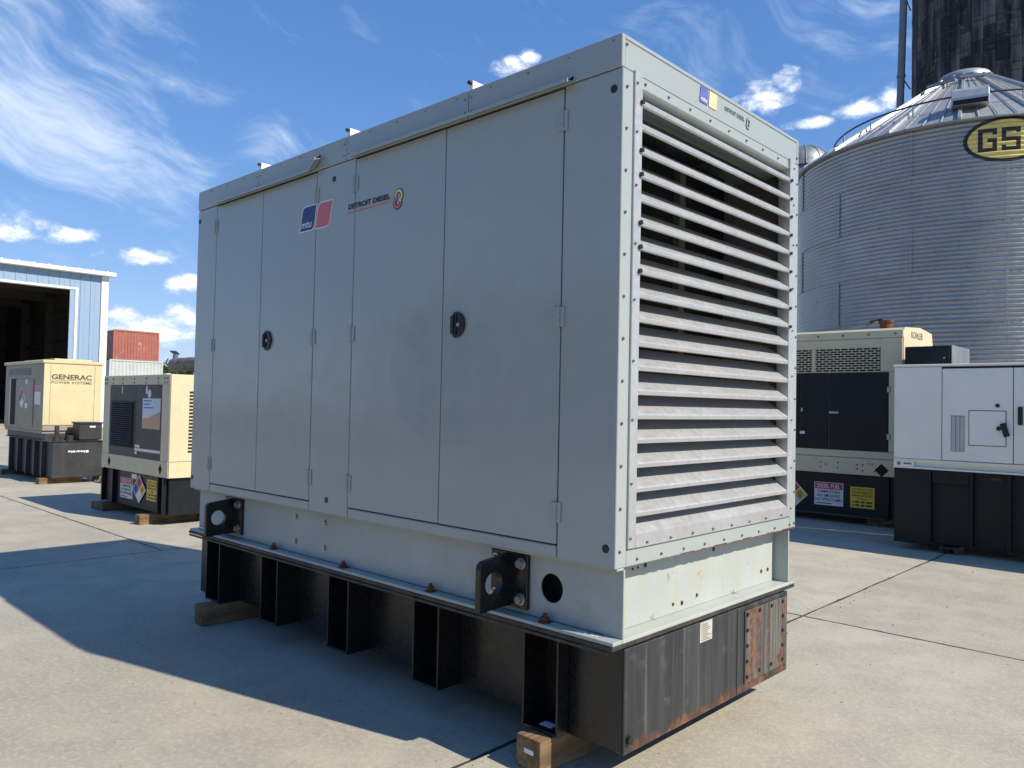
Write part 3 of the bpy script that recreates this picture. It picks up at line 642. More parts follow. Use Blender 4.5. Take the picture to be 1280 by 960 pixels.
# things on the tank end
pl = G.box('access_plate', 'rustplate', .0005, .008, 1.15, 1.645, .185, .56, .003, tank)
hl = G.mb()
for k in range(5): hl.cyl((.008, 1.17, .22+.08*k), (.0135, 1.17, .22+.08*k), .010, n=6); hl.cyl((.008, 1.59, .22+.08*k), (.0135, 1.59, .22+.08*k), .010, n=6)
for y in (1.31, 1.45): hl.cyl((.008, y, .225), (.0135, y, .225), .010, n=6); hl.cyl((.008, y, .54), (.0135, y, .54), .010, n=6)
hl.build('plate_bolts', 'dark', pl)
G.box('tank_seam', 'tankend', .0005, .003, 1.075, 1.083, .15, .58, 0, tank)
lb = G.box('data_plate', 'oldlabel', .0005, .002, .70, .815, .487, .586-.004, 0, tank)
t = G.mb()
for k in range(9): t.prism([(.0026, .712, .495+.009*k), (.0026, .712+random.Random(k).uniform(.05, .09), .495+.009*k), (.0026, .712+.09*random.Random(k).uniform(.6, 1), .4985+.009*k), (.0026, .712, .4985+.009*k)], (1, 0, 0), .0004)
t.build('fine_print', 'grayink', lb)
G.mb().cyl((.0, .115, .205), (.018, .115, .205), .017, n=12).build('drain_plug', 'black', tank, .002)

# timber blocks under it
def timber(name_loc, sx, sy, sz, label, group='timber blocks under the generators', mat='wood', rz=0, bev=.008):
    x, y = name_loc
    o = MB().box(-sx/2, sx/2, -sy/2, sy/2, 0, sz).build('timber_block', mat, None, bev, 2); o.location = (x, y, 0); o.rotation_euler = (0, 0, rz)
    return tag(o, label, 'timber block', group)
tb = timber((-.385, .40), .145, .93, .144, 'square timber block under the near corner of the large grey generator', rz=R(-2))
k = MB().box(-.02, .035, -.468, -.464, .075, .095).build('stapled_tag', 'stkwhite', tb)
timber((-3.50, .36), .15, .93, .144, 'rounded timber block under the far end of the large grey generator', rz=R(-3), bev=.03)

# ================================================================== stickers
def diesel_sign(T_, o, u, n, w_, h_, parent, wide):
    v = Vector((0, 0, 1)); o, u, n = map(Vector, (o, u, n))
    P = lambda a, b, k=.002: o+u*a*w_+v*b*h_+n*k
    s = T_.mb().prism([P(0, 0, 0), P(1, 0, 0), P(1, 1, 0), P(0, 1, 0)], n, .002).build('diesel_fuel_sign', 'stkwhite', parent)
    T_.mb().prism([P(.02, .70, .0021), P(.98, .70, .0021), P(.98, .98, .0021), P(.02, .98, .0021)], n, .0008).build('sign_header', 'red', s)
    t = T_.mb(); text_into(t, 'DIESEL FUEL', P(.10, .75, .003), u, v, n, w_*.8, h_*.18, bold=.01); t.build('lettering', 'stkwhite', s)
    t = T_.mb()
    for k, tx in enumerate(('COMBUSTIBLE', 'NO SMOKING', 'NO OPEN FLAMES')): text_into(t, tx, P(.10 if k < 2 else .04, .535-.175*k), u, v, n, w_*(.8 if k < 2 else .92), h_*.125, bold=.01)
    t.prism([P(.05, .06), P(.6, .06), P(.6, .10), P(.05, .10)], n, .0005); t.build('lettering', 'ink', s)
def yellow_sign(T_, o, u, n, w_, h_, parent):
    v = Vector((0, 0, 1)); o, u, n = map(Vector, (o, u, n))
    P = lambda a, b, k=.002: o+u*a*w_+v*b*h_+n*k
    s = T_.mb().prism([P(0, 0, 0), P(1, 0, 0), P(1, 1, 0), P(0, 1, 0)], n, .002).build('yellow_sign', 'yellow', parent)
    t = T_.mb()
    for k, tx in enumerate(('FOR FUEL & OTHER', 'ENVIRONMENTAL', 'EMERGENCIES', 'CALL')): text_into(t, tx, P(.08 if k < 3 else .3, .84-.15*k), u, v, n, w_*(.84 if k < 3 else .4), h_*.095, bold=.006)
    for k in range(2):
        x = .1
        for wd in (.05, .18, .18, .24): t.prism([P(x, .24-.15*k), P(x+wd, .24-.15*k), P(x+wd, .32-.15*k), P(x, .32-.15*k)], n, .0005); x += wd+.05
    t.build('lettering', 'ink', s)
def hazard_diamond(T_, c_, u, n, hw, hh, parent, digits):
    v = Vector((0, 0, 1)); c_, u, n = map(Vector, (c_, u, n))
    P = lambda a, b, k=.0: c_+u*a*hw+v*b*hh+n*k
    s = T_.mb().prism([P(-1, 0), P(0, -1), P(1, 0), P(0, 1)], n, .002).build('hazard_diamond', 'stkwhite', parent)
    for (cx, cy), mt in (((0, .47), 'red'), ((.47, 0), 'yellow'), ((-.47, 0), 'blue')):
        e = .44; T_.mb().prism([P(cx-e, cy, .0022), P(cx, cy-e, .0022), P(cx+e, cy, .0022), P(cx, cy+e, .0022)], n, .0008).build('diamond_field', mt, s)
    t = T_.mb()
    for d_, (cx, cy) in zip(digits, ((-.47, 0), (0, .47), (.47, 0))):
        t = T_.mb(); text_into(t, d_, P(cx-.11, cy-.2, .003), u, v, n, hw*.22, hh*.4, bold=.01); t.build('digit', 'ink', s)

# ================================================================== CREAM GENERATOR, far left
A = Thing('generator', (-15.7, 2.47, 0), 'cream generator with brown lettering and a dark side doorway, in front of the blue shed', 'generator', None)
ax0, ax1, ay0, ay1 = -16.95, -14.45, 1.96, 2.97
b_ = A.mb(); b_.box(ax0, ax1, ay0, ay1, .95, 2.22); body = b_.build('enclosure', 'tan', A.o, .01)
A.box('end_panel', 'cream', ax1+.001, ax1+.012, ay0-.002, ay1, 1.06, 2.22, .004)
rf = A.mb(); rf.box(ax0-.03, ax1+.03, ay0-.03, ay1+.03, 2.222, 2.28); rf.box(ax0+.5, ax1-.1, ay0+.2, ay1-.15, 2.28, 2.32); rf.build('roof', 'cream', A.o, .008)
v_ = A.box('side_vent', 'tan', -16.72, -15.24, ay0-.006, ay0-.001, 2.0, 2.15, 0); t = A.mb()
for k in range(5): t.box(-16.70, -15.26, ay0-.016, ay0-.006, 2.012+.027*k, 2.024+.027*k)
t.build('vent_slat', 'inner', v_)
A.box('doorway_shade', 'dark', -16.52, -16.15, ay0-.006, ay0-.0015, 1.02, 1.94, 0)  # dark sheet on the closed side stands in for the doorway's shade
A.box('door_jamb', 'cream', -16.60, -16.53, ay0-.012, ay0-.0015, 1.01, 1.95, .003)
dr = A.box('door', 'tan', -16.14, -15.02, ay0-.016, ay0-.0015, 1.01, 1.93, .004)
hazard_diamond(A, (-15.72, ay0-.017, 1.56), (1, 0, 0), (0, -1, 0), .24, .21, dr, ('0', '2', '0'))
A.box('notice', 'stkwhite', -15.5, -15.38, ay0-.018, ay0-.0165, 1.83, 1.92, 0, dr); A.box('notice', 'stkwhite', -15.5, -15.35, ay0-.018, ay0-.0165, 1.36, 1.46, 0, dr)
ps = A.box('poster', 'stkwhite', -14.96, -14.6, ay0-.004, ay0-.0015, 1.44, 1.80, 0); A.box('poster_header', 'pink', -14.95, -14.61, ay0-.0055, ay0-.0045, 1.68, 1.79, 0, ps)
t = A.mb(); text_into(t, 'GENERAC', (ax1+.0125, 2.085, 1.925), (0, 1, 0), (0, 0, 1), (1, 0, 0), .70, .095, bold=.03); t.build('lettering', 'brown', A.o); t = A.mb(); text_into(t, 'POWER SYSTEMS', (ax1+.0125, 2.085, 1.842), (0, 1, 0), (0, 0, 1), (1, 0, 0), .70, .045, bold=.01); t.build('lettering', 'brown', A.o)
t = A.mb(); t.prism([(ax1+.0135, 2.085, 1.905), (ax1+.0135, 2.785, 1.905), (ax1+.0135, 2.785, 1.910), (ax1+.0135, 2.085, 1.910)], (1, 0, 0), .0005); t.build('lettering_line', 'brown', A.o)
for y in (2.07, 2.84): A.box('panel_seam', 'tan', ax1+.0125, ax1+.0155, y-.004, y+.004, 1.08, 2.20, 0)
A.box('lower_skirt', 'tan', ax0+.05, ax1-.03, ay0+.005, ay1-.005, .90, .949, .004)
A.box('skid', 'charcoal', ax0+.1, ax1+.02, ay0+.04, ay1-.06, .77, .90, .006)
tk = A.box('fuel_tank', 'charcoal', -16.72, -13.95, 2.0, 2.86, .11, .77, .008)
for x in (-16.4, -15.85, -15.3, -14.8, -14.35): A.box('tank_rib', 'charcoal', x-.03, x+.03, 1.93, 1.999, .11, .76, .004, tk)
A.box('tank_top_lip', 'charcoal', -16.74, -13.93, 1.94, 2.88, .771, .785, .003, tk)
pb = A.box('battery_box', 'charcoal', -14.32, -13.96, 2.44, 2.84, .80, 1.10, .01); A.box('box_lid', 'charcoal', -14.34, -13.94, 2.42, 2.86, 1.101, 1.13, .006, pb); A.box('label', 'stkwhite', -13.958, -13.954, 2.62, 2.72, 1.03, 1.06, 0, pb)
fp = A.mb().cyl((-14.08, 2.10, .786), (-14.08, 2.10, 1.06), .04, n=14); fp.cyl((-14.08, 2.10, .786), (-14.08, 2.10, .86), .07, n=14); fp.build('filler_pipe', 'charcoal', A.o)
A.mb().cyl((-14.08, 2.32, .786), (-14.08, 2.32, .88), .065, n=14).build('filler_cap', 'charcoal', A.o)
t = A.mb(); x = 2.26
for wd in (.05, .03, .04, .02, .05, .05, .03, .06): t.box(-13.9495, -13.948, x, x+wd-.008, .565+.006*((wd*100) % 3), .605); x += wd+.004
t.build('stencil_mark', 'stkwhite', tk)
timber((-14.15, 2.2), .13, .75, .108, 'timber block under the front of the cream generator', rz=R(3)); timber((-16.5, 2.25), .13, .85, .108, 'timber block under the shaded rear of the cream generator')
timber((-14.1, 2.86), .12, .2, .105, 'short timber block under the right front edge of the cream generator')

# ================================================================== BEIGE GENERATOR with black side panel
Bq = Thing('generator', (-9.08, 2.05, 0), 'beige generator with black louvered side panel, poster and hazard stickers on its base', 'generator')
bx0, bx1, by0, by1 = -10.2, -7.95, 1.55, 2.6
Bq.box('enclosure', 'beige', bx0, bx1-.012, by0+.012, by1, .60, 1.90, .008)
Bq.box('end_panel', 'beige', bx1-.0115, bx1, by0+.001, by1, .805, 1.91, .004)
Bq.box('end_skirt', 'beige', bx1-.0115, bx1+.004, by0+.001, by1, .60, .80, .004)
Bq.box('top_rail', 'kbeige', bx0-.005, bx1-.0125, by0-.006, by0+.011, 1.78, 1.91, .004)
sk_ = Bq.box('skid_rail', 'kbeige', bx0-.005, bx1-.0125, by0-.008, by0+.011, .60, .803, .004)
Bq.box('side_post', 'kbeige', bx0-.003, -9.96, by0-.004, by0+.011, .804, 1.779, .003); Bq.box('side_post', 'kbeige', -8.20, bx1-.0125, by0-.004, by0+.011, .804, 1.779, .003)
pn = Bq.box('side_door', 'panelblack', -9.955, -9.04, by0-.003, by0+.011, .807, 1.776, .004); pn2 = Bq.box('side_door', 'panelblack', -9.035, -8.205, by0-.003, by0+.011, .807, 1.776, .004)
s0 = None
for k in range(22):
    z = .93+.029*k
    if s0 is None:
        q = MB(); q.prism([(0, -.004, 0), (0, -.030, -.004), (0, -.030, .0), (0, -.004, .022)], (1, 0, 0), .80); s0 = q.build('louver_slat', 'panelblack', pn, loc=Vector((-9.90, by0, z))-Bq.loc)
    else: twin(s0, Vector((-9.90, by0, z))-Bq.loc)
Bq.box('clip', 'stkwhite', -9.52, -9.49, by0-.008, by0-.004, 1.66, 1.76, 0, pn)
Bq.box('clip', 'stkwhite', -8.70, -8.65, by0-.008, by0-.004, 1.66, 1.76, 0, pn2); Bq.mb().cyl((-8.59, by0-.003, 1.66), (-8.59, by0-.006, 1.66), .055, n=16).build('round_decal', 'stkwhite', pn2)
ps = Bq.box('poster', 'paleblue', -8.80, -8.235, by0-.006, by0-.0035, 1.20, 1.60, 0, pn2)
wv = [(-8.80, 1.20), (-8.235, 1.20), (-8.235, 1.43)]+[(-8.235-.565*i/8, 1.43-.10*math.sin(math.pi*.5*i/8)**1.2) for i in range(1, 9)]
ob = Bq.mb().prism([(x, by0-.0065, z) for x, z in wv], (0, -1, 0), .001).build('poster_wave', 'orange', ps)
t = Bq.mb()
for k, (a, b) in enumerate(((.06, .5), (.06, .42), (.06, .62))): t.prism([(-8.80+.565*a, by0-.0065, 1.56-.035*k*1.3), (-8.80+.565*b, by0-.0065, 1.56-.035*k*1.3), (-8.80+.565*b, by0-.0065, 1.574-.035*k*1.3), (-8.80+.565*a, by0-.0065, 1.574-.035*k*1.3)], (0, -1, 0), .0006)
t.build('faded_print', 'blue', ps)
Bq.box('white_stripe', 'stkwhite', -9.03, -8.21, by0-.006, by0-.0035, .895, .93, 0, pn2); Bq.box('maker_plate', 'stkwhite', -9.02, -8.86, by0-.006, by0-.0035, .94, .975, 0, pn2)
Bq.box('label', 'stkwhite', -9.02, -8.95, by0-.006, by0-.0035, .85, .885, 0, pn2)
for x in (-9.91, -8.18):
    dm = Bq.mb().prism([(x-.055, by0-.0085, .70), (x, by0-.0085, .63), (x+.055, by0-.0085, .70), (x, by0-.0085, .77)], (0, -1, 0), .002).build('diamond_slot', 'dark', sk_)
q = Bq.mb()
for x in (-10.15, -10.08, -9.85, -9.5, -9.1, -8.7, -8.32, -8.12, -8.04):
    q.cyl((x, by0-.006, 1.86), (x, by0-.014, 1.86), .014, n=8); q.cyl((x, by0-.006, 1.805), (x, by0-.014, 1.805), .012, n=8)
q.build('bolts', 'screw', Bq.o)
s0 = None
for k in range(18):
    if s0 is None: s0 = MB().box(0, .006, 0, .35, 0, .022).build('end_vent_shade', 'dark', Bq.o, loc=Vector((bx1+.0005, 1.79, .92))-Bq.loc)  # dark strips on the panel paint in the shade of the vent slots
    else: twin(s0, Vector((bx1+.0005, 1.79, .92+.0445*k))-Bq.loc)
tk = Bq.box('fuel_tank', 'navy', bx0+.05, bx1-.04, by0+.03, by1-.05, .125, .598, .008)
for x in (-10.14, -9.75, -8.22, -8.06): Bq.box('tank_rib', 'navy', x-.02, x+.02, by0-.02, by0+.029, .125, .595, .003, tk)
diesel_sign(Bq, (-9.56, by0+.029, .225), (1, 0, 0), (0, -1, 0), .43, .275, tk, False)
hazard_diamond(Bq, (-8.885, by0+.018, .385), (1, 0, 0), (0, -1, 0), .22, .19, tk, ('1', '2', '0'))
yellow_sign(Bq, (-8.66, by0+.029, .265), (1, 0, 0), (0, -1, 0), .34, .27, tk)
Bq.box('notice', 'stkwhite', -9.17, -9.0, by0+.0265, by0+.029, .51, .57, 0, tk)
timber((-8.36, 1.72), .13, .75, .124, 'timber block under the near end of the beige generator', rz=R(2)); timber((-10.05, 1.72), .45, .55, .10, 'wide timber block under the far end of the beige generator')

# ================================================================== OPEN ENGINE SET with silencer, behind
Cq = Thing('generator', (-10.9, 3.5, 0), 'open engine set with a brown horizontal exhaust silencer, behind the beige generator', 'generator')
Cq.box('skid', 'blackrub', -12.2, -9.4, 3.15, 4.05, .12, .38, .01)
Cq.box('engine_block', 'green', -11.7, -10.2, 3.3, 3.9, .39, 1.45, .04); Cq.box('alternator', 'green', -10.15, -9.5, 3.35, 3.85, .5, 1.2, .05); Cq.box('radiator', 'blackrub', -12.15, -11.85, 3.18, 4.02, .39, 1.75, .02)
for x in (-12.1, -10.6): Cq.box('silencer_bracket', 'pipe', x-.03, x+.03, 3.42, 3.5, 1.46, 2.08, .004); Cq.box('silencer_bracket', 'pipe', x-.03, x+.03, 3.7, 3.78, 1.46, 2.08, .004)
q = Cq.mb(); ya = 3.6; zc = 2.23
q.cyl((-12.62, ya, zc), (-10.0, ya, zc), .125, n=24, caps=False)
q.cyl((-12.72, ya, zc), (-12.62, ya, zc), .085, .125, n=24); q.cyl((-10.0, ya, zc), (-9.92, ya, zc), .125, .085, n=24)
si = q.build('silencer', 'silencer', Cq.o)
for x in (-12.35, -12.0, -10.6): Cq.mb().cyl((x-.02, ya, zc), (x+.02, ya, zc), .131, n=24).build('strap', 'pipe', si)
q = Cq.mb(); q.cyl((-12.6, ya, zc+.1), (-12.6, ya, zc+.19), .045, n=14); q.build('outlet', 'silencer', si)
Cq.mb().prism([(-12.72, ya-.06, zc+.25), (-12.55, ya-.06, zc+.19), (-12.55, ya+.06, zc+.19), (-12.72, ya+.06, zc+.25)], (0, 0, 1), .02).build('rain_cap', 'blackrub', si, .004)
Cq.box('air_cleaner', 'blackrub', -11.35, -10.75, 3.45, 3.75, 1.46, 1.95, .03); Cq.box('junction_box', 'stkwhite', -12.5, -12.36, 3.35, 3.52, 1.76, 2.06, .01); Cq.box('box_post', 'pipe', -12.45, -12.41, 3.42, 3.46, .39, 1.759, .003)

# ================================================================== PALE BEIGE GENERATOR, right
K = Thing('generator', (-3.5, 9.55, 0), 'tall pale beige generator with black double doors and slotted grille, before the grain bin', 'generator')
kx0, kx1, ky0, ky1 = -5.6, -1.58, 8.9, 10.28
pr = [(ky0+.02, .72), (ky1, .72), (ky1, 2.60), (ky1-.06, 2.80), (ky1-.62, 2.845), (ky0+.08, 2.80), (ky0+.02, 2.74)]
q = K.mb(); q.prism([(kx0, y, z) for y, z in pr], (1, 0, 0), kx1-kx0-.012); q.build('enclosure', 'kbeige', K.o, .006)
q = K.mb(); q.prism([(kx1-.0115, y-.004 if y < 9 else y, z+.004) for y, z in pr], (1, 0, 0), .0115); q.build('end_panel', 'kbeige', K.o)
K.box('top_rail', 'kbeige', kx0, kx1, ky0-.008, ky0+.019, 2.66, 2.77, .006)
q = K.mb()
for k in range(8): q.cyl((-1.68-.36*k, ky0-.008, 2.715), (-1.68-.36*k, ky0-.018, 2.715), .016, n=8)
q.build('bolts', 'screw', K.o)
def grille(x0, x1):
    z0, z1 = 2.19, 2.53; n = 10; dz = (z1-z0)/n
    back = K.box('grille_recess', 'dark', x0, x1, ky0+.014, ky0+.0185, z0, z1, 0); q = K.mb()
    for k in range(n+1): q.box(x0, x1, ky0-.002, ky0+.013, z0+dz*k-.005, z0+dz*k+.005)
    st_ = .105
    for k in range(n):
        x = x0+(st_/2 if k % 2 else 0)
        while x <= x1+.001:
            q.box(max(x0, x-.007), min(x1, x+.007), ky0-.0015, ky0+.0125, z0+dz*k+.006, z0+dz*(k+1)-.006); x += st_
    q.build('slotted_grille', 'kbeige', back)
grille(-2.80, -1.88); grille(-3.80, -2.86)
K.box('grille_border', 'kbeige', -2.857, -2.803, ky0-.004, ky0+.0185, 2.185, 2.535, .002); K.box('grille_border', 'kbeige', -1.877, kx1-.0125, ky0-.004, ky0+.0185, 2.185, 2.655, .002)
K.box('grille_border', 'kbeige', -5.5, -1.8775, ky0-.005, ky0+.0185, 2.536, 2.655, .002)
for a, b in ((-2.60, -1.77), (-3.03, -2.605), (-3.9, -3.035)): 
    dk = K.box('side_door', 'navy', a+.003, b-.003, ky0-.006, ky0+.0185, 1.06, 2.175, .004)
    if a == -2.60:
        K.box('latch', 'steel', -2.59, -2.45, ky0-.022, ky0-.0065, 1.58, 1.615, .004, dk)
        for z in (1.93, 1.27): K.box('hinge', 'steel', -1.785, -1.745, ky0-.018, ky0-.0065, z-.04, z+.04, .003, dk)
    elif a == -3.03: K.box('latch', 'steel', -3.01, -2.98, ky0-.02, ky0-.0065, 1.60, 1.66, .003, dk); K.box('label', 'stkwhite', -3.025, -2.95, ky0-.0085, ky0-.0065, 1.27, 1.31, 0, dk)
K.box('side_post', 'kbeige', -1.765, kx1-.0125, ky0-.003, ky0+.0185, 1.06, 2.183, .003)
K.box('lower_rail', 'kbeige', kx0, kx1-.0125, ky0-.004, ky0+.0185, .955, 1.055, .004)
sr = K.box('skid_rail', 'kbeige', kx0, kx1-.003, ky0-.03, ky0+.0185, .715, .95, .006)
K.mb().prism([(-1.845-.095, ky0-.031, .80), (-1.845, ky0-.031, .71), (-1.845+.095, ky0-.031, .80), (-1.845, ky0-.031, .895)], (0, -1, 0), .002).build('diamond_slot', 'dark', sr)
q = K.mb()
for x, z in ((-2.70, .87), (-2.70, .80), (-2.45, .87), (-2.45, .80), (-2.62, .84), (-2.18, .86), (-2.18, .80), (-2.1, .86), (-2.02, .88), (-1.97, .88), (-2.1, .78), (-1.94, .78)): q.cyl((x, ky0-.030, z), (x, ky0-.034, z), .011, n=8)
q.build('bolt_holes', 'dark', sr)
tk = K.box('fuel_tank', 'navy', kx0+.05, kx1-.0, ky0+.03, ky1-.1, .10, .713, .008)
K.box('tank_rib', 'navy', -1.80, -1.75, ky0-.02, ky0+.029, .10, .71, .003, tk); K.box('tank_rib', 'navy', -1.65, -1.60, ky0-.02, ky0+.029, .10, .71, .003, tk); K.box('base_rail', 'charcoal', kx0+.05, kx1-.05, ky0+.0, ky0+.029, .10, .13, .003, tk)
diesel_sign(K, (-2.81, ky0+.029, .235), (1, 0, 0), (0, -1, 0), .42, .335, tk, True)
yellow_sign(K, (-2.29, ky0+.029, .24), (1, 0, 0), (0, -1, 0), .335, .30, tk)
hazard_diamond(K, (-3.13, ky0+.028, .36), (1, 0, 0), (0, -1, 0), .22, .22, tk, ('1', '2', '0'))
t = K.mb(); text_into(t, 'KOHLER', (kx1+.0005, 9.25, 2.675), (0, 1, 0), (0, 0, 1), (1, 0, 0), .52, .095, bold=.0); t.build('lettering', 'ink', K.o)
q = K.mb(); q.cyl((-1.95, 9.35, 2.80), (-1.95, 9.35, 2.92), .09, n=18); q.cyl((-1.95, 9.35, 2.92), (-1.95, 9.35, 2.95), .105, n=18); ex = q.build('exhaust_stack', 'rust', K.o)
K.mb().prism([(-2.15, 9.25, 2.93), (-1.98, 9.25, 2.955), (-1.98, 9.45, 2.955), (-2.15, 9.45, 2.93), (-2.24, 9.35, 2.86)], (0, 0, 1), .02).build('rain_cap', 'blackrub', ex, .003)
for x, d_ in ((-2.0, 'near end'), (-4.9, 'far end')): timber((x, 9.5), .16, 1.0, .099, 'timber block in the shade under the %s of the pale beige generator' % d_)

# ================================================================== WHITE CABINET GENERATOR, right
Wg = Thing('generator', (.9, 7.9, 0), 'light grey cabinet generator with small inspection door, on a tall black tank', 'generator')
wx0, wx1, wy0, wy1 = -1.21, 3.0, 7.35, 8.4
Wg.box('enclosure', 'whitegen', wx0, wx1, wy0+.02, wy1, 1.02, 2.155, .008)
Wg.box('roof', 'whitegen', wx0-.01, wx1+.01, wy0-.012, wy1+.01, 2.157, 2.185, .006)
Wg.box('side_panel', 'whitegen', wx0, -.695, wy0, wy0+.019, 1.07, 2.153, .004)
dw = Wg.box('door', 'whitegen', -.687, .015, wy0, wy0+.019, 1.075, 2.13, .004); Wg.box('door_shadow_gap', 'dark', -.70, 1.5, wy0+.012, wy0+.0195, 1.072, 2.15, 0)
Wg.box('door', 'whitegen', .023, .72, wy0, wy0+.019, 1.075, 2.13, .004)
Wg.box('side_panel', 'whitegen', .728, wx1, wy0, wy0+.0185, 1.075, 2.153, .004)
q = Wg.mb(); q.box(-.415, -.045, wy0-.002, wy0-.0005, 1.255, 1.655); fr = q.build('inspection_door_gap', 'dark', dw)
Wg.box('inspection_door', 'whitegen', -.407, -.053, wy0-.008, wy0-.0025, 1.263, 1.647, .002, fr)
Wg.mb().cyl((-.115, wy0-.008, 1.455), (-.115, wy0-.028, 1.455), .024, n=14).build('knob', 'blackrub', fr)
q = Wg.mb(); q.bar((-.075, wy0-.03, 1.515), (-.03, wy0-.05, 1.37), .06, (0, 1, 0), .006); q.build('hanging_tag', 'blackrub', fr)
q = Wg.mb().cyl((-.13, wy0-.0005, 1.71), (-.13, wy0-.004, 1.71), .024, n=18).build('stop_label', 'red', dw); Wg.mb().cyl((-.13, wy0-.004, 1.71), (-.13, wy0-.02, 1.71), .015, n=14).build('stop_button', 'blackrub', q)
q = Wg.box('data_plate', 'grayink', -.595, -.455, wy0-.0025, wy0-.0005, 1.18, 1.59, 0, dw); t = Wg.mb()
for k in range(34):
    for j in range(3): t.prism([(-.588+.045*j, wy0-.003, 1.187+.0117*k), (-.588+.045*j+.038, wy0-.003, 1.187+.0117*k), (-.588+.045*j+.038, wy0-.003, 1.193+.0117*k), (-.588+.045*j, wy0-.003, 1.193+.0117*k)], (0, -1, 0), .0004)
t.build('fine_print', 'stkwhite', q)
h = Wg.box('door_handle', 'blackrub', .062, .11, wy0-.02, wy0-.0005, 1.50, 1.70, .008)
q = Wg.mb(); q.box(wx0, wx1, wy0-.012, wy0+.06, .955, .975); q.box(wx0, wx1, wy0-.012, wy0+.06, 1.045, 1.066); q.box(wx0, wx1, wy0+.04, wy0+.06, .976, 1.044); sk2 = q.build('skid_rail', 'whitegen', Wg.o, .003)
Wg.box('channel_end', 'whitegen', wx0+.001, -.99, wy0-.010, wy0+.039, .976, 1.044, .002, sk2); t = Wg.mb(); t.box(-1.17, -1.13, wy0-.0115, wy0-.0105, .99, 1.03); t.box(-1.10, -1.01, wy0-.0115, wy0-.0105, 1.0, 1.022); t.build('maker_mark', 'grayink', sk2)
tk = Wg.box('fuel_tank', 'navy', wx0+.01, wx1-.02, wy0+.05, wy1, .10, .953, .006)
for a, b in ((-1.2, -.80), (-.40, -.37), (-.04, .0), (.40, .44), (.84, .88)): Wg.box('tank_rib', 'navy', a, b, wy0-.02, wy0+.049, .08, .952, .005, tk)
Wg.box('tank_panel', 'navy', -.79, -.405, wy0-.005, wy0+.049, .80, .951, .005, tk); Wg.mb().cyl((-.575, wy0-.004, .87), (-.575, wy0-.008, .87), .035, n=16).build('hole', 'dark', tk)
for x in (-.62, 1.0, 2.4):
    q = Wg.mb(); q.box(x-.09, x-.06, wy0-.0, wy0+.3, 0, .079); q.box(x+.06, x+.09, wy0, wy0+.3, 0, .079); q.box(x-.06, x+.06, wy0, wy0+.3, .06, .079); q.build('foot', 'charcoal', Wg.o, .003)
Wg.box('stripe_mark', 'edge', -.20, -.1, wy0+.046, wy0+.0495, .88, .90, 0, tk)

Bk = Thing('electrical_cabinet', (-1.15, 8.95, 0), 'black steel cabinet rising behind the light grey cabinet generator', 'cabinet')
Bk.box('cabinet_body', 'navy', -1.44, -.885, 8.5, 9.35, .12, 2.49, .008); Bk.box('side_sheet', 'darkgalv', -.8845, -.872, 8.5, 9.35, .12, 2.495, .003); Bk.box('plinth', 'charcoal', -1.42, -.9, 8.53, 9.32, 0, .119, .004)
Bk.box('cabinet_door', 'navy', -1.425, -.90, 8.485, 8.499, .16, 2.46, .004)
Bk.mb().cyl((-.96, 8.484, 2.33), (-.96, 8.478, 2.33), .012, n=8).build('bolt', 'steel', Bk.o)

# ================================================================== GRAIN BIN
BX, BY, BR = -3.64, 20.68, 4.16
NB = 7; rowh = 1.11; ztop = 8.14
N = Thing('grain_bin', (BX, BY, 0), 'round corrugated galvanised grain bin with conical roof and oval yellow sign', 'grain bin')
def corr(z):              # corrugation depth at height z inside a row
    return .011*math.cos(2*math.pi*z/(rowh/11))
N.mb().cyl((BX, BY, 0), (BX, BY, ztop-rowh*NB+.001), BR+.12, n=64).build('foundation', 'concrete', N.o)
seamang = 2*math.pi/7
prof = [(BR+corr(z), z) for z in [rowh*i/(11*8) for i in range(11*8+1)]]
sh = MB(); sh.lathe(prof, 0, 0, 22, -seamang/2, seamang/2+.02)
sh.v = [((x*(1+.0045*(math.atan2(y, x)/seamang+.5))), (y*(1+.0045*(math.atan2(y, x)/seamang+.5))), z) for x, y, z in sh.v]   # each sheet laps over the next
first = None
rnd = random.Random(5); gm = []
for k in range(5):
    c_ = rnd.uniform(.92, 1.06); gm.append(paint('galvanised corrugated steel', (.31*c_, .32*c_, .325*c_), .34, .58, .10, .9, 0, 10, (.30, .31, .32), .4, 2))
proto = [MB() for _ in gm]
meshes = []
for k in range(5):
    ob = sh.build('wall_sheet', gm[k]); meshes.append(ob.data); bpy.data.objects.remove(ob)
for row in range(NB):
    for k in range(7):
        th = R(-92)+seamang*(k+.5)+(seamang/2 if row % 2 else 0)
        o = link('wall_sheet', meshes[rnd.randrange(5)], N.o, loc=(0, 0, ztop-rowh*(row+1))); o.rotation_euler = (0, 0, th)
bl = N.mb()
for row in range(NB):
    z0 = ztop-rowh*(row+1)
    for k in range(7):
        th = R(-92)+seamang*k+(seamang/2 if row % 2 else 0)
        for s_ in (-.012, .012):
            for j in range(22):
                z = z0+.025+j*rowh/22; r_ = BR+.012+corr(z-z0)
                bl.cyl((BX+r_*math.cos(th+s_), BY+r_*math.sin(th+s_), z), (BX+(r_+.016)*math.cos(th+s_), BY+(r_+.016)*math.sin(th+s_), z), .011, n=5)
    for j in range(100):
        th = R(-140)+R(110)*j/100*1.0
        if j % 2 == 0:
            z = z0+.0; r_ = BR+.02
            bl.cyl((BX+r_*math.cos(th), BY+r_*math.sin(th), z), (BX+(r_+.02)*math.cos(th), BY+(r_+.02)*math.sin(th), z), .016, n=6)
bl.build('wall_bolts', 'steel', N.o, kind='stuff')
# vertical stiffener edge at each sheet lap
for row in range(NB):
    for k in range(7):
        th = R(-92)+seamang*k+(seamang/2 if row % 2 else 0); z0 = ztop-rowh*(row+1)
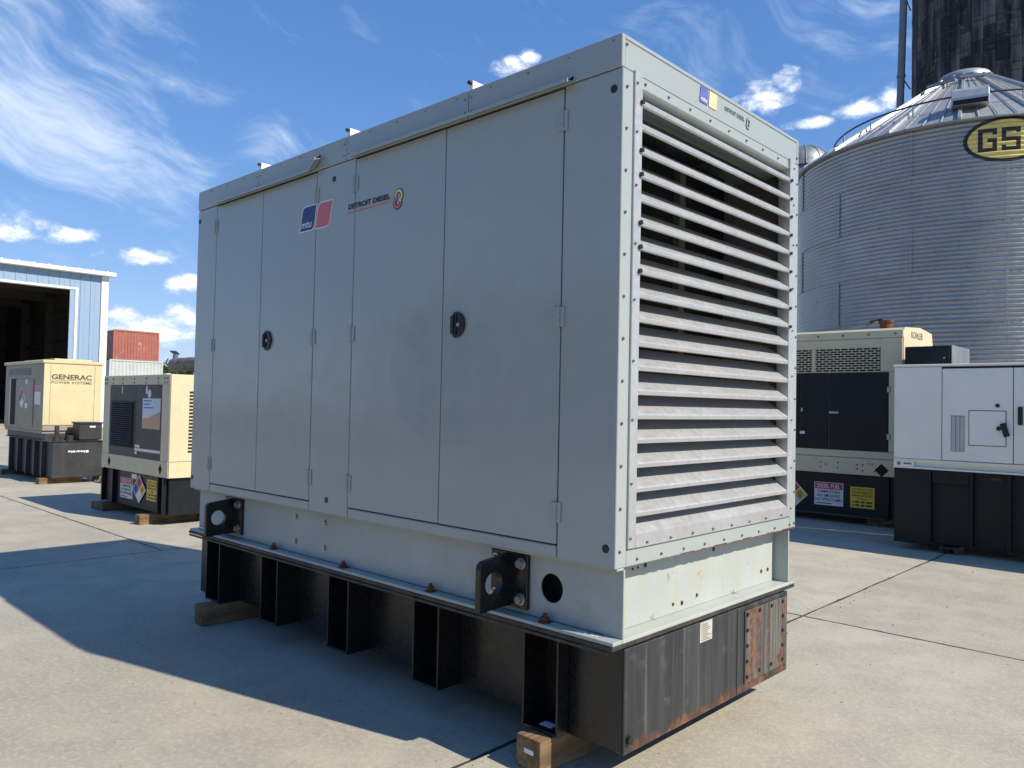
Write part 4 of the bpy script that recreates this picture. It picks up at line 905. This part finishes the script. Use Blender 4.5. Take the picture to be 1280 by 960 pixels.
# roof sheets with raised ribs
ER, EZ, AR, AZ = BR+.10, ztop-.02, .58, 10.52
NS = 18; da = 2*math.pi/NS
rs = MB()
def rp(r, t, h=0): 
    z = EZ+(ER-r)/(ER-AR)*(AZ-EZ)+h; return (r*math.cos(t), r*math.sin(t), z)
rs.add([rp(ER, -da/2), rp(ER, da/2), rp(AR, da/2), rp(AR, -da/2)], [(0, 1, 2, 3)])
ribs_t = da/2
for sgn in (-1,):
    t0 = sgn*da/2
    for r0_, r1_ in ((ER+.01, AR),):
        wdt = .045
        a = [rp(r, t0+k*wdt/r, h) for r in (r0_, r1_) for k, h in ((-1, 0), (-.7, .075), (.7, .075), (1, 0))]
        rs.add(a, [(0, 1, 5, 4), (1, 2, 6, 5), (2, 3, 7, 6), (0, 3, 2, 1)])
for f_ in (-.25, 0, .25):
    a = [rp(r, f_*da+k*.02/r*(r/ER), h) for r in (ER-.05, AR+.3) for k, h in ((-1, 0.001), (0, .018), (1, 0.001))]
    rs.add(a, [(0, 1, 4, 3), (1, 2, 5, 4)])
first = None
for k in range(NS):
    th = R(-92)+da*k+da*.2
    if first is None: first = rs.build('roof_sheet', 'roofgalv', N.o); first.rotation_euler = (0, 0, th)
    else: twin(first, (0, 0, 0), th)
N.mb().lathe([(BR-.02, ztop-.03), (BR+.11, ztop-.06), (BR+.12, ztop-.02), (BR+.05, ztop+.01)], BX, BY, 96).build('eave_ring', 'darkgalv', N.o)
N.mb().lathe([(AR+.10, AZ-.1), (AR+.10, AZ+.03), (AR+.02, AZ+.14), (AR-.12, AZ+.16), (0, AZ+.17)], BX, BY, 48).build('roof_cap', 'roofgalv', N.o)
pts = []; HR = 3.25; hz = EZ+(ER-HR)/(ER-AR)*(AZ-EZ)
rt = N.mb().tube([(BX+HR*math.cos(2*math.pi*i/72), BY+HR*math.sin(2*math.pi*i/72), hz+.24) for i in range(72)], .022, 6, closed=True).build('roof_ring', 'edge', N.o)
for i in range(18):
    t = 2*math.pi*i/18+.07; N.mb().bar((BX+HR*math.cos(t), BY+HR*math.sin(t), hz-.01), (BX+HR*math.cos(t), BY+HR*math.sin(t), hz+.24), .03).build('ring_bracket', 'roofgalv', rt)
# roof vents (gooseneck hoods)
def roof_vent(t):
    ct, s_ = math.cos(t), math.sin(t); u = Vector((-s_, ct, 0)); o_ = Vector((ct, s_, 0)); r_ = 3.5; k_ = .72
    zb = EZ+(ER-r_)/(ER-AR)*(AZ-EZ); base = Vector((BX, BY, 0))+o_*r_+Vector((0, 0, zb))
    pr_ = [(-.42, .22), (-.30, .52), (-.10, .62), (.15, .60), (.36, .46), (.44, .22), (.44, -.02), (.36, -.02), (.30, .05), (-.2, .0)]
    q = N.mb(); q.prism([base+o_*a*k_+Vector((0, 0, b*k_))-u*.37 for a, b in pr_], u, .74); v = q.build('roof_vent', 'roofgalv', N.o, .012)
    q = N.mb(); q.prism([base+o_*.318-u*.34+Vector((0, 0, -.012)), base+o_*.318+u*.34+Vector((0, 0, -.012)), base+o_*.318+u*.34+Vector((0, 0, .10)), base+o_*.318-u*.34+Vector((0, 0, .10))], o_, .004); q.build('vent_mouth', 'dark', v)
roof_vent(R(-75)); roof_vent(R(15)); roof_vent(R(105))
for i, (t, rr_) in enumerate(((R(-100), 1.35), (R(-84), 1.15), (R(-66), 1.25))):
    o_ = Vector((math.cos(t), math.sin(t), 0)); u = Vector((-math.sin(t), math.cos(t), 0)); zb = EZ+(ER-rr_)/(ER-AR)*(AZ-EZ); c_ = Vector((BX, BY, zb))+o_*rr_
    N.mb().bar(c_-u*.35+Vector((0, 0, .12)), c_+u*.35+Vector((0, 0, .12)), .07).build('ladder_rung', 'darkgalv', N.o)
# oval sign following the corrugations
sc0, scz, hw, hh = R(-65.6), 7.615, .83, .50
def stroke(px, pz, polys): return any(a <= px <= b and c <= pz <= d for a, b, c, d in polys)
# letter strokes in metres from the sign centre: (x0, x1, z0, z1)
LT = []
def gl(x0, x1):
    T0, T1, s_ = -.255, .255, .088
    return [(x0, x0+s_, T0, T1), (x0, x1, T1-s_, T1), (x0, x1, T0, T0+s_), (x1-s_, x1, T0, .03), ((x0+x1)/2, x1, -.055, .03), (x1-s_, x1, T1-.15, T1)]
def sl_(x0, x1):
    T0, T1, s_ = -.255, .255, .088
    return [(x0, x1, T1-s_, T1), (x0, x1, T0, T0+s_), (x0, x1, -.047, .047), (x0, x0+s_, 0, T1), (x1-s_, x1, T0, 0), (x1-s_, x1, T1-.135, T1), (x0, x0+s_, T0, T0+.135)]
LT = gl(-.545, -.185)+sl_(-.10, .26)+[(.36, .49, -.255, .255)]
NX, NZ = 230, 130; sg = N.mb(); vs = []; fs = []; mi_ = []
zb0 = ztop-rowh
for j in range(NZ+1):
    pz = -hh+2*hh*j/NZ; z = scz+pz; r_ = BR+corr(z-zb0 if z >= zb0 else z-zb0+rowh)+.012
    for i in range(NX+1):
        px = -hw+2*hw*i/NX; t = sc0+px/BR; vs.append((BX+r_*math.cos(t), BY+r_*math.sin(t), z))
keep = {}
for j in range(NZ):
    for i in range(NX):
        px = -hw+2*hw*(i+.5)/NX; pz = -hh+2*hh*(j+.5)/NZ
        e = (px/hw)**2+(pz/hh)**2
        if e > 1: continue
        e2 = (px/(hw-.085))**2+(pz/(hh-.075))**2
        mt = 0 if e2 > 1 or stroke(px, pz, LT) else 1
        a = j*(NX+1)+i; fs.append((a, a+1, a+NX+2, a+NX+1)); mi_.append(mt)
used = sorted({i for f in fs for i in f}); ix = {a: b for b, a in enumerate(used)}
sg.v = [tuple(Vector(vs[i])-N.loc) for i in used]; sg.f = [[ix[i] for i in f] for f in fs]; sg.mi = mi_; sg.sm = [True]*len(fs)
sg.build('oval_sign', ['gsiblack', 'gsiyellow'], N.o)

# ================================================================== STAVE SILO
SX, SY, SR = -4.28, 30.76, 3.5
S = Thing('stave_silo', (SX, SY, 0), 'tall dark soot-stained concrete stave silo behind the grain bin', 'silo')
ns = 58; ds = 2*math.pi/ns; rh = .87
sm_ = MB(); hw_ = SR*math.tan(ds/2)-.008
sm_.box(SR-.06, SR+.0, -hw_, hw_, .006, rh-.006)
S.mb().cyl((SX, SY, 0), (SX, SY, 21), SR-.05, n=58).build('silo_core', 'dark', S.o)
rest = S.mb(); first = None; rnd = random.Random(9)
for row in range(24):
    for k in range(ns):
        t = ds*k+(0); z = row*rh+(rh/2 if k % 2 else 0)-.4
        dr_ = rnd.uniform(-.006, .010)
        facing = math.cos(t-R(-80)) > -.05
        if facing and 9.0 < z < 17.5:
            lc = (dr_*math.cos(t), dr_*math.sin(t), z)
            if first is None: first = sm_.build('stave', 'stave', S.o, .006, loc=lc); first.rotation_euler = (0, 0, t)
            else: twin(first, lc, t)
        elif z >= 0:
            m4 = Matrix.Translation((SX+dr_*math.cos(t), SY+dr_*math.sin(t), z)) @ Matrix.Rotation(t, 4, 'Z')
            rest.add([m4 @ Vector(p) for p in sm_.v], sm_.f)
rest.build('staves', 'stave', S.o, kind='stuff')
for k in range(24):
    z = .3+.87*k; S.mb().lathe([(SR+.004, z-.010), (SR+.022, z-.010), (SR+.022, z+.010), (SR+.004, z+.010)], SX, SY, 58, smooth=False).build('hoop', 'edge', S.o)

# filler pipe beside the silo
P0, P1 = Vector((-7.92, 28.2, 0)), Vector((-7.30, 28.2, 24))
Pp = Thing('filler_pipe', (-7.92, 28.2, 0), 'dark steel pipe running up beside the stave silo', 'pipe')
pp = Pp.mb().cyl(P0, P1, .13, n=20).build('pipe', 'pipe', Pp.o)
for z in (4.5, 8.3, 11.4, 14.2, 17.3, 20.4):
    q = Pp.mb(); c_ = P0.lerp(P1, z/24); q.cyl(c_-Vector((0, 0, .05)), c_+Vector((0, 0, .05)), .155, n=18); fl = q.build('pipe_clamp', 'pipe', Pp.o)
    Pp.mb().bar(c_, (SX-3.42, SY-1.0, z+.05), .035).build('stay', 'edge', fl)

# small domed silo far behind
Dm = Thing('domed_silo', (-15.55, 38.2, 0), 'small galvanised dome of a narrow silo peeping over the grain bin eave', 'silo')
q = Dm.mb(); q.lathe([(1.45, 0), (1.45, 14.5), (1.43, 14.52)], -15.55, 38.2, 40); q.build('silo_wall', 'darkgalv', Dm.o)
q = Dm.mb(); q.lathe([(1.5, 14.48)]+[(1.47*math.cos(R(a)), 14.52+1.3*math.sin(R(a))) for a in range(0, 91, 10)], -15.55, 38.2, 40); q.build('dome', 'darkgalv', Dm.o)
for k in range(12): 
    t = 2*math.pi*k/12
    Dm.mb().tube([(-15.55+(1.485*math.cos(R(a)))*math.cos(t), 38.2+(1.485*math.cos(R(a)))*math.sin(t), 14.52+1.315*math.sin(R(a))) for a in range(0, 86, 12)], .02, 5).build('dome_rib', 'darkgalv', Dm.o)

# ================================================================== SHED
H = Thing('shed', (-50, 6, 0), 'light blue steel shed with white trim and a wide open doorway', 'shed')
hx, hy0, hy1, hzt, dy, dz = -43., -9., 12.95, 8.0, 11.35, 7.22
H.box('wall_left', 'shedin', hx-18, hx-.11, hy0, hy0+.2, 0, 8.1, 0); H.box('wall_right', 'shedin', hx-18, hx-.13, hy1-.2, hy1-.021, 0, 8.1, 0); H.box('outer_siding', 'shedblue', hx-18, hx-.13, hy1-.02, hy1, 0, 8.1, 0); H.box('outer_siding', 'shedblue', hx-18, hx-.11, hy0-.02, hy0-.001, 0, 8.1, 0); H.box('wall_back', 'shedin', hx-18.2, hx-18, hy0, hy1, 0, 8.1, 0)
q = H.mb(); q.prism([(hx-18.3, hy0-.2, 8.15), (hx+.35, hy0-.2, 8.15), (hx+.35, hy0-.2, 8.28), (hx-18.3, hy0-.2, 8.28)], (0, 1, 0), hy1-hy0+.4); q.build('roof', 'shedroof', H.o)
H.box('floor', 'concrete', hx-18, hx-.05, hy0+.2, hy1-.2, 0, .02, 0)
hp = MB().box(-.02, .02, .006, .494, 0, 1); hp.box(.02, .05, .0, .03, 0, 1); hp.box(.02, .03, .22, .28, 0, 1); first = None
y = hy1-.36
def panel(y, z0, z1):
    global first
    lc = Vector((hx, y-.5, z0))-H.loc
    if first is None: first = hp.build('wall_panel', 'shedblue', H.o, loc=lc); o = first
    else: o = twin(first, lc)
    o.scale = (1, 1, z1-z0)
for k in range(3): panel(y, .0, 8.12); y -= .5
while y > 4: panel(y, dz+.12, 8.12); y -= .5
H.box('wall_front', 'shedblue', hx-.1, hx, hy0, y, 0, 8.12, 0)
H.box('corner_trim', 'shedwhite', hx-.12, hx+.09, hy1-.34, hy1+.02, 0, 8.1, .01); H.box('eave_trim', 'shedwhite', hx+.02, hx+.42, hy0-.2, hy1+.28, 8.10, 8.32, .02)
q = H.mb()
for k in range(30): q.box(hx+.2, hx+.40, hy1-.2-k*.7, hy1-.12-k*.7, 8.321, 8.36)
q.build('roof_ribs', 'shedwhite', H.o)
H.box('door_trim', 'shedwhite', hx-.3, hx+.07, dy, dy+.13, 0, dz+.12, .01); H.box('door_trim', 'shedwhite', hx-.3, hx+.07, y, dy-.002, dz, dz+.12, .01)
for k, xx in enumerate((hx-3, hx-8, hx-13)):
    q = H.mb(); q.box(xx-.15, xx+.15, hy1-.7, hy1-.21, .02, 7.6); q.box(xx-.15, xx+.15, hy0+.21, hy1-.7, 7.3, 7.9); q.build('steel_frame', 'shedin', H.o)
for zz in (2.5, 4.6, 6.3): H.box('wall_girt', 'shedin', hx-17.9, hx-.2, hy1-.4, hy1-.21, zz, zz+.2, 0)

# ================================================================== CONTAINERS
def container(x, y0, y1, z0, z1, mat, label):
    T_ = Thing('container', (x-3, (y0+y1)/2, z0), label, 'container', 'stacked containers by the shed')
    T_.box('container_body', mat, x-6, x-.05, y0+.05, y1-.05, z0+.05, z1-.05, 0)
    q = T_.mb(); n = 14; wdt = (y1-y0-.3)/n
    for k in range(n):
        a = y0+.15+k*wdt; q.prism([(x-.05, a, z0+.15), (x-.015, a+wdt*.2, z0+.15), (x-.015, a+wdt*.5, z0+.15), (x-.05, a+wdt*.7, z0+.15)], (0, 0, 1), z1-z0-.3)
    q.build('corrugation', mat, T_.o)
    fr_ = T_.mb(); fr_.box(x-.1, x, y0, y0+.14, z0, z1); fr_.box(x-.1, x, y1-.14, y1, z0, z1); fr_.box(x-.1, x, y0+.14, y1-.14, z0, z0+.14); fr_.box(x-.1, x, y0+.14, y1-.14, z1-.12, z1); fr_.build('corner_frame', mat, T_.o)
container(-63, 20.45, 24.0, 4.63, 6.98, 'contred', 'worn red container, topmost of the stack right of the shed')
container(-62.95, 20.2, 24.35, 2.3, 4.62, 'contgrey', 'pale grey container under the red one')
container(-62.95, 20.2, 24.35, 0, 2.29, 'contgrey', 'lowest container of the stack, hidden behind the beige generator')

# ================================================================== UNSEEN BUILDING behind the viewer, added to shade the generator's long side
Q = Thing('lightblocker', (-6, -28, 0), 'unseen dark green workshop facing the large generator across the yard', 'lightblocker')
Q.box('wall', 'lightblocker', -30, 16, -34, -22.2, 0, 6.0, 0); q = Q.mb()
for k in range(92): q.box(-29.9+.5*k, -29.84+.5*k, -22.199, -22.16, .1, 5.95)
q.build('siding_rib', 'lightblocker', Q.o)
q = Q.mb(); q.prism([(-30.3, -21.8, 6.01), (-30.3, -34.4, 6.01), (-30.3, -28.1, 7.6)], (1, 0, 0), 46.6); q.build('roof', 'darkgalv', Q.o)
for x in (-24, -14, -4, 6):
    d_ = Q.box('roller_door', 'charcoal', x-2.4, x+2.4, -22.155, -22.10, .02, 4.8, .01)
    for k in range(15): Q.box('door_slat', 'charcoal', x-2.36, x+2.36, -22.099, -22.085, .08+.31*k, .34+.31*k, .01, d_)

# ================================================================== TREES beyond
def tree(x, y, h, rw, seed, label):
    rn = random.Random(seed)
    T_ = Thing('tree', (x, y, 0), label, 'tree', 'trees beyond the yard')
    q = T_.mb(); q.cyl((x, y, 0), (x, y, h*.55), rw*.07, rw*.04, n=10)
    limbs = []
    for k in range(7):
        a = rn.uniform(0, 6.28); e = Vector((x+rw*.6*math.cos(a), y+rw*.6*math.sin(a), h*rn.uniform(.55, .85))); s0_ = Vector((x, y, h*rn.uniform(.3, .5))); q.cyl(s0_, e, rw*.03, rw*.012, n=6); limbs.append(e)
    q.build('trunk', 'bark', T_.o)
    c_ = T_.mb()
    cl = [(e, rw*rn.uniform(.35, .55)) for e in limbs]+[(Vector((x, y, h*.8)), rw*.6)]
    for k in range(9000):
        ce, rr_ = cl[rn.randrange(len(cl))]; d = Vector((rn.gauss(0, 1), rn.gauss(0, 1), rn.gauss(0, .8))); d.normalize(); p = ce+d*rr_*rn.uniform(.55, 1.05)
        a = Vector((rn.gauss(0, 1), rn.gauss(0, 1), rn.gauss(0, 1))).normalized(); b = a.orthogonal().normalized(); s_ = rn.uniform(.10, .22)
        c_.add([p-a*s_, p+b*s_*.5, p+a*s_, p-b*s_*.5], [(0, 1, 2, 3)])
    c_.build('crown', 'leaf', T_.o)
tree(-86, 35.2, 5.4, 3.0, 1, 'green tree in the gap right of the stacked containers')
tree(-95, 41, 5.6, 3.4, 2, 'green tree behind the brown exhaust silencer')
